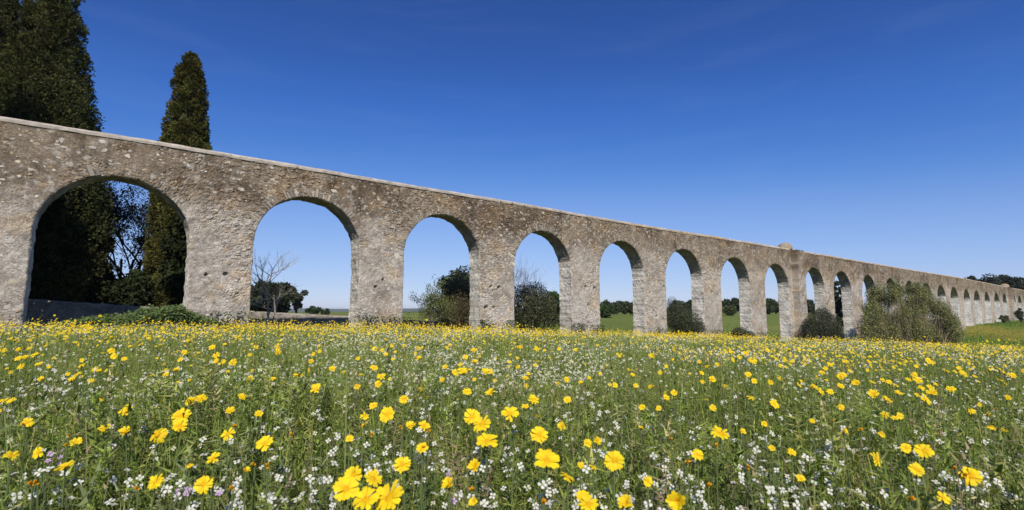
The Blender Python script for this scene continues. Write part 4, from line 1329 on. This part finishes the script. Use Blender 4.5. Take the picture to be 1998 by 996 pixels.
for i in range(nfill):
    px = DR.uniform(5, 1995); py = 672 + 70 * DR.random() ** 1.3 + 12 * (px > 1100) + (18 if px > 1500 else 0)
    bud = i % 4 == 1
    if bud: py = DR.uniform(720, 985)
    taken.append(daisy(px, py, DR.uniform(9, 16) * (py - 600) / 250 if bud else DR.uniform(7, 14), BUD if bud else LAB, GRP, 7 if bud else int(DR.choice([0, 1, 2, 3, 4, 5, 6, 8, 9, 10, 11, 12, 13, 14])), DR))

# --- the daisies farther off, one mass
def head_template(rng, n, pts=3):
    V = [(0, 0, .10)]; F = []; C = [YEL * np.array([.95, .8, 1])]
    for k in range(n):
        a = 2 * math.pi * k / n; w = math.pi / n * .86
        b = len(V)
        z = rng.uniform(.0, .2)
        V += [(.55 * math.cos(a - w), .55 * math.sin(a - w), .08), (math.cos(a) * 1.0, math.sin(a), z), (.55 * math.cos(a + w), .55 * math.sin(a + w), .08)]
        F += [(0, b, b + 1), (0, b + 1, b + 2)]
        C += [YEL * rng.uniform(.85, 1.05)] * 3
    V = np.array(V); F = np.array(F); C = np.array(C)
    return V, F, C


def far_daisies():
    rng = np.random.default_rng(31)
    mb = MB(); ms = MB()
    Tn = [head_template(rng, 11) for _ in range(4)]; Tf = [head_template(rng, 4) for _ in range(3)]; Tq = [(np.array([(1, 0, .1), (0, .9, .05), (-.95, 0, .1), (0, -1, .0)]), np.array([(0, 1, 2), (0, 2, 3)]), np.tile(YEL, (4, 1)))]
    for n, r0, r1, T, size in ((5200, 2.6, 7, Tn, .018), (15000, 7, 16, Tn, .020), (30000, 16, 34, Tf, .023), (36000, 34, 80, Tq, .032)):
        P = scatter(n, r0, r1, rng)
        s = P[:, 0] * U[0] + P[:, 1] * U[1]; q = -(P[:, 0] * N[0] + P[:, 1] * N[1])
        cl = fbm(P[:, 0] * .35 + 9, P[:, 1] * .35 + 9, 321, 4)
        keep = rng.random(len(P)) < (.16 + .84 * sstep(.42, .60, cl)) * (.45 + .55 * sstep(6, 16, q))
        keep &= ~((s < -1) & (q < 16) & (rng.random(len(P)) < .6))
        keep &= (s < 66) | (rng.random(len(P)) < .12)
        P = P[keep]
        h = (.36 + .10 * rng.normal(size=len(P)) * .6) * hmod(P) * .98
        H = P + np.stack([rng.normal(size=len(P)) * .02, rng.normal(size=len(P)) * .02, h], -1)
        nr = SUN * .7 + np.array([0, -.2, .4]) + rng.normal(size=P.shape) * .3
        R = rot_to(nr, rng.uniform(0, 6.28, len(P)))
        ti = rng.integers(0, len(T), len(P)); sz = size * rng.uniform(.6, 1.2, len(P))
        tint = 1 + rng.uniform(-.12, .05, (len(P), 1)) * np.ones((1, 3))
        for j in range(len(T)):
            m = ti == j
            instance(mb, T[j], H[m], R[m], sz[m], tint[m])
        if r1 < 20:
            w = .0018
            V = np.stack([P - [w, 0, 0], P + [w, 0, 0], H], 1)
            k = len(P)
            ms.add(V.reshape(-1, 3), np.arange(3 * k).reshape(-1, 3), (.10, .14, .05))
    tag(mb.build('daisy_blossoms', M_YEL), 'sheet of yellow daisies spreading to the aqueduct', 'flowers', kind='stuff')
    tag(ms.build('daisy_stalks', M_STEM), 'thin green stalks of the distant yellow daisies', 'stalks', kind='stuff')


far_daisies()


# --- white four-petalled flowers
def cross_template(rng, n=4, W=.86):
    V = []; F = []; C = []
    for k in range(n):
        a = 2 * math.pi * k / n + rng.normal() * .12; c, s = math.cos(a), math.sin(a)
        b = len(V)
        for x, y, z in ((.08, 0, 0), (.55, -W * .42, .12), (.95, -W * .33, .10 + rng.normal() * .06), (1.0, W * .28, .08), (.55, W * .42, .12)):
            V.append((x * c - y * s, x * s + y * c, z))
        F += [(b, b + 1, b + 4), (b + 1, b + 2, b + 3), (b + 1, b + 3, b + 4)]
        cc = np.array([.74, .73, .66]) * rng.uniform(.92, 1.03)
        C += [cc * np.array([.9, .9, .6]), cc, cc, cc, cc]
    return np.array(V), np.array(F), np.array(C)


WT = [cross_template(np.random.default_rng(600 + i)) for i in range(5)]
WM = []
for t in WT:
    mb = MB(); mb.add(*t); me = mb.mesh('blossom'); me.materials.append(M_WHI); WM.append(me)


def white_stem(seed):
    rng = np.random.default_rng(seed)
    mb = MB(); H = .34
    top = np.array([rng.normal() * .03, rng.normal() * .03, H])
    tube(mb, [(0, 0, -.02), top * [.4, .4, .5], top], .0018, .0011, (.15, .17, .08), 4)
    tips = []
    for k in range(4):
        t = rng.uniform(.72, 1.0); p = top * [t, t, t]; a = rng.uniform(0, 6.28)
        e = p + np.array([math.cos(a) * .02, math.sin(a) * .02, rng.uniform(.012, .035)])
        tube(mb, [p, e], .0010, .0007, (.16, .17, .09), 3); tips.append(e)
    for k in range(6):
        t = rng.uniform(.05, .6); p = top * [t, t, t]; a = rng.uniform(0, 6.28); dr = np.array([math.cos(a), math.sin(a), .5]); sd = np.array([-math.sin(a), math.cos(a), 0])
        L = rng.uniform(.03, .06)
        mb.add([p, p + dr * L * .5 + sd * .008, p + dr * L, p + dr * L * .5 - sd * .008], [(0, 1, 2), (0, 2, 3)], (.085, .12, .045))
    me = mb.mesh('white_stem'); me.materials.append(M_STEM)
    return me, tips


WS = [white_stem(700 + i) for i in range(7)]
WR = np.random.default_rng(88)
WLAB = {0: ('pure white four-petalled flower cluster beside the daisies at right', 1835, 793), 1: ('white flower cluster just below the ragged side-on daisy', 905, 968), 2: ('white four-petalled flowers under the star-like daisy', 1310, 893), 3: ('white flowers beneath the large flat daisy', 571, 885)}
WXY = [(1835, 793), (905, 968), (1310, 893), (571, 885), (1275, 830), (1150, 872), (1600, 846), (1750, 985), (1770, 968), (1870, 850), (1235, 945), (1275, 910), (1560, 910), (1350, 855), (800, 776), (700, 860), (760, 905), (240, 950), (280, 945), (460, 880), (120, 930), (60, 945), (230, 805),
       (310, 835), (530, 900), (560, 810), (640, 800), (985, 870), (1030, 960), (820, 890), (870, 860), (640, 920), (1480, 960), (1400, 960), (1330, 945), (1640, 870), (1700, 940), (1930, 830), (1960, 870), (1985, 920), (1905, 970), (1955, 965), (1500, 985), (1590, 990), (420, 985), (190, 990), (40, 980), (340, 890), (150, 800), (90, 790)]
for i in range(296):
    if i < len(WXY): px, py = WXY[i]
    else:
        px = WR.uniform(0, 1998); py = 700 + 290 * WR.random() ** 1.25
    y0 = max(py - 608, 40) / 1000
    depth = (EYE - .335) / y0
    for _ in range(2):
        p = at(px, py, depth); g = gz1(p[0], p[1]); depth *= (EYE - g - .335) / max(EYE - p[2], .02); depth = min(max(depth, .5), 7)
    p = at(px, py, depth); g = gz1(p[0], p[1])
    me, tips = WS[int(WR.integers(7))]
    sc = max(p[2] - g, .2) / .35 * WR.uniform(.95, 1.05)
    o = bpy.data.objects.new('white_wildflower', me); COL.objects.link(o)
    o.location = (p[0], p[1], g); o.rotation_euler = (0, 0, WR.uniform(0, 6.28)); o.scale = (sc, sc, sc)
    tag(o, WLAB[i][0] if i in WLAB else 'small white four-petalled wildflower among many alike in the near meadow', 'flower', 'white wildflowers of the near meadow')
    for e in (tips if i < len(WXY) else tips[:3]):
        b = bpy.data.objects.new('blossom', WM[int(WR.integers(5))]); COL.objects.link(b); b.parent = o
        nr = SUNV * .5 + Vector((0, -.2, .6)) + Vector(WR.normal(size=3) * .45)
        s2 = WR.uniform(.0065, .0105) / sc
        Q = Matrix.Rotation(-o.rotation_euler[2], 3, 'Z') @ nr.to_track_quat('Z', 'Y').to_matrix() @ Matrix.Rotation(WR.uniform(0, 6.28), 3, 'Z')
        b.matrix_basis = Matrix.Translation(Vector(e)) @ Q.to_4x4() @ Matrix.Diagonal((s2, s2, s2, 1))


def far_white():
    rng = np.random.default_rng(41)
    mb = MB()
    T2 = [(np.array([(1, 0, .1), (0, .9, .05), (-.95, 0, .1), (0, -1, .0)]) * 1.0, np.array([(0, 1, 2), (0, 2, 3)]), np.array([[.78, .77, .71]] * 4))]
    for n, r0, r1, T, size, amp in ((1700, .6, 3, WT, .0075, 1), (9000, 3, 5, WT, .0078, 1), (15000, 5, 8, T2, .0078, 1), (28000, 8, 20, T2, .0105, 1), (20000, 20, 60, T2, .017, 1)):
        P = scatter(n, r0, r1, rng)
        cl = fbm(P[:, 0] * .8 + 70, P[:, 1] * .8 + 20, 341, 4)
        keep = rng.random(len(P)) < .14 + .86 * sstep(.45, .62, cl)
        P = P[keep]
        P = P + rng.normal(size=P.shape) * [.05, .05, 0]
        P[:, 2] += (.30 + .05 * rng.normal(size=len(P))) * hmod(P)
        nr = SUN * .4 + np.array([0, -.15, .6]) + rng.normal(size=P.shape) * .5
        R = rot_to(nr, rng.uniform(0, 6.28, len(P)))
        ti = rng.integers(0, len(T), len(P)); sz = size * rng.uniform(.6, 1.3, len(P))
        cream = np.array([1, .98, .88]) * (1 + rng.uniform(-.15, .05, (len(P), 1)))
        for j in range(len(T)):
            m = ti == j
            instance(mb, T[j], P[m], R[m], sz[m], cream[m])
    tag(mb.build('white_blossoms', M_WHI), 'drifts of tiny white wildflowers through the meadow', 'flowers', kind='stuff')


far_white()


# --- a few purple flowers, and the tall stalk
def purple():
    rng = np.random.default_rng(51)
    V, F, C = cross_template(rng, 5, .7)
    mb = MB(); mb.add(V, F, np.tile((.58, .40, .60), (len(V), 1))); me = mb.mesh('blossom'); me.materials.append(M_WHI)
    for (px, py, lab) in ((390, 944, 'small purple flower in front of the cupped daisy'), (371, 931, 'pale purple flower left of the cupped daisy'), (92, 868, 'upper of two purple flowers at the far left'), (88, 880, 'lower of two purple flowers at the far left'),
                          (448, 972, 'purple flower low in the left meadow'), (430, 716, 'small mauve flower in the far left meadow'), (895, 935, 'mauve flower near the ragged side-on daisy')):
        depth = (EYE - .36) / ((py - 608) / 1000); p = at(px, py, depth); g = gz1(p[0], p[1])
        mt, tips = WS[int(rng.integers(7))]; sc = max(p[2] - g, .2) / .36
        o = bpy.data.objects.new('purple_wildflower', mt); COL.objects.link(o); o.location = (p[0], p[1], g); o.scale = (sc,) * 3
        tag(o, lab, 'flower', 'purple wildflowers')
        for e in tips[:3]:
            b = bpy.data.objects.new('blossom', me); COL.objects.link(b); b.parent = o
            nr = SUNV * .5 + Vector((0, -.4, .5)) + Vector(rng.normal(size=3) * .3); s2 = .0065 / sc
            b.matrix_basis = Matrix.Translation(Vector(e)) @ nr.to_track_quat('Z', 'Y').to_matrix().to_4x4() @ Matrix.Diagonal((s2, s2, s2, 1))


purple()


def stalk():
    p = at(678, 690, 1.55); g = gz1(p[0], p[1])
    root = empty('grass_stalk', (p[0], p[1], g)); tag(root, 'tall pale green grass stalk rising left of the meadow centre', 'grass stalk')
    h = p[2] - g
    mb = MB(); tube(mb, [(0, 0, -.02), (.004, 0, h * .5), (0, 0, h)], .0030, .0022, (.22, .27, .09), 6); mb.build('stem', M_STEM, root)
    mb = MB()
    for a, z in ((2.9, .86), (.4, .5), (3.6, .3)):
        dr = np.array([math.cos(a), -.15, .35]); b = np.array([0, 0, h * z]); sd = np.array([0, .0, .004])
        pts = [b + dr * .11 * t + np.array([0, 0, -.03 * t * t]) for t in (0, .4, .75, 1)]
        mb.add(np.concatenate([[q_ - sd * (1 - .8 * k / 3), q_ + sd * (1 - .8 * k / 3)] for k, q_ in enumerate(pts)]), [(0, 1, 3, 2), (2, 3, 5, 4), (4, 5, 7, 6)], (.16, .22, .06))
    mb.build('leaf', M_GRASS, root)


stalk()

# ------------------------------------------------------------------ the air
def haze():
    mb = MB()
    L, z0, z1 = 7000, -9.0, 48.0
    V = [(x, y, z) for z in (z0, z1) for x, y in ((-L, -L), (L, -L), (L, L), (-L, L))]
    mb.add(V, [(3, 2, 1, 0), (4, 5, 6, 7), (0, 1, 5, 4), (1, 2, 6, 5), (2, 3, 7, 6), (3, 0, 4, 7)])
    m, nt, out = nodes('air')
    v = nt.nodes.new('ShaderNodeVolumePrincipled')
    v.inputs['Color'].default_value = (.80, .88, 1.0, 1)
    v.inputs['Density'].default_value = 1.1e-4
    nt.links.new(v.outputs[0], out.inputs['Volume'])
    tag(mb.build('haze', m), 'thin blue haze over the distant plain', 'haze', kind='stuff')


haze()
#@@END
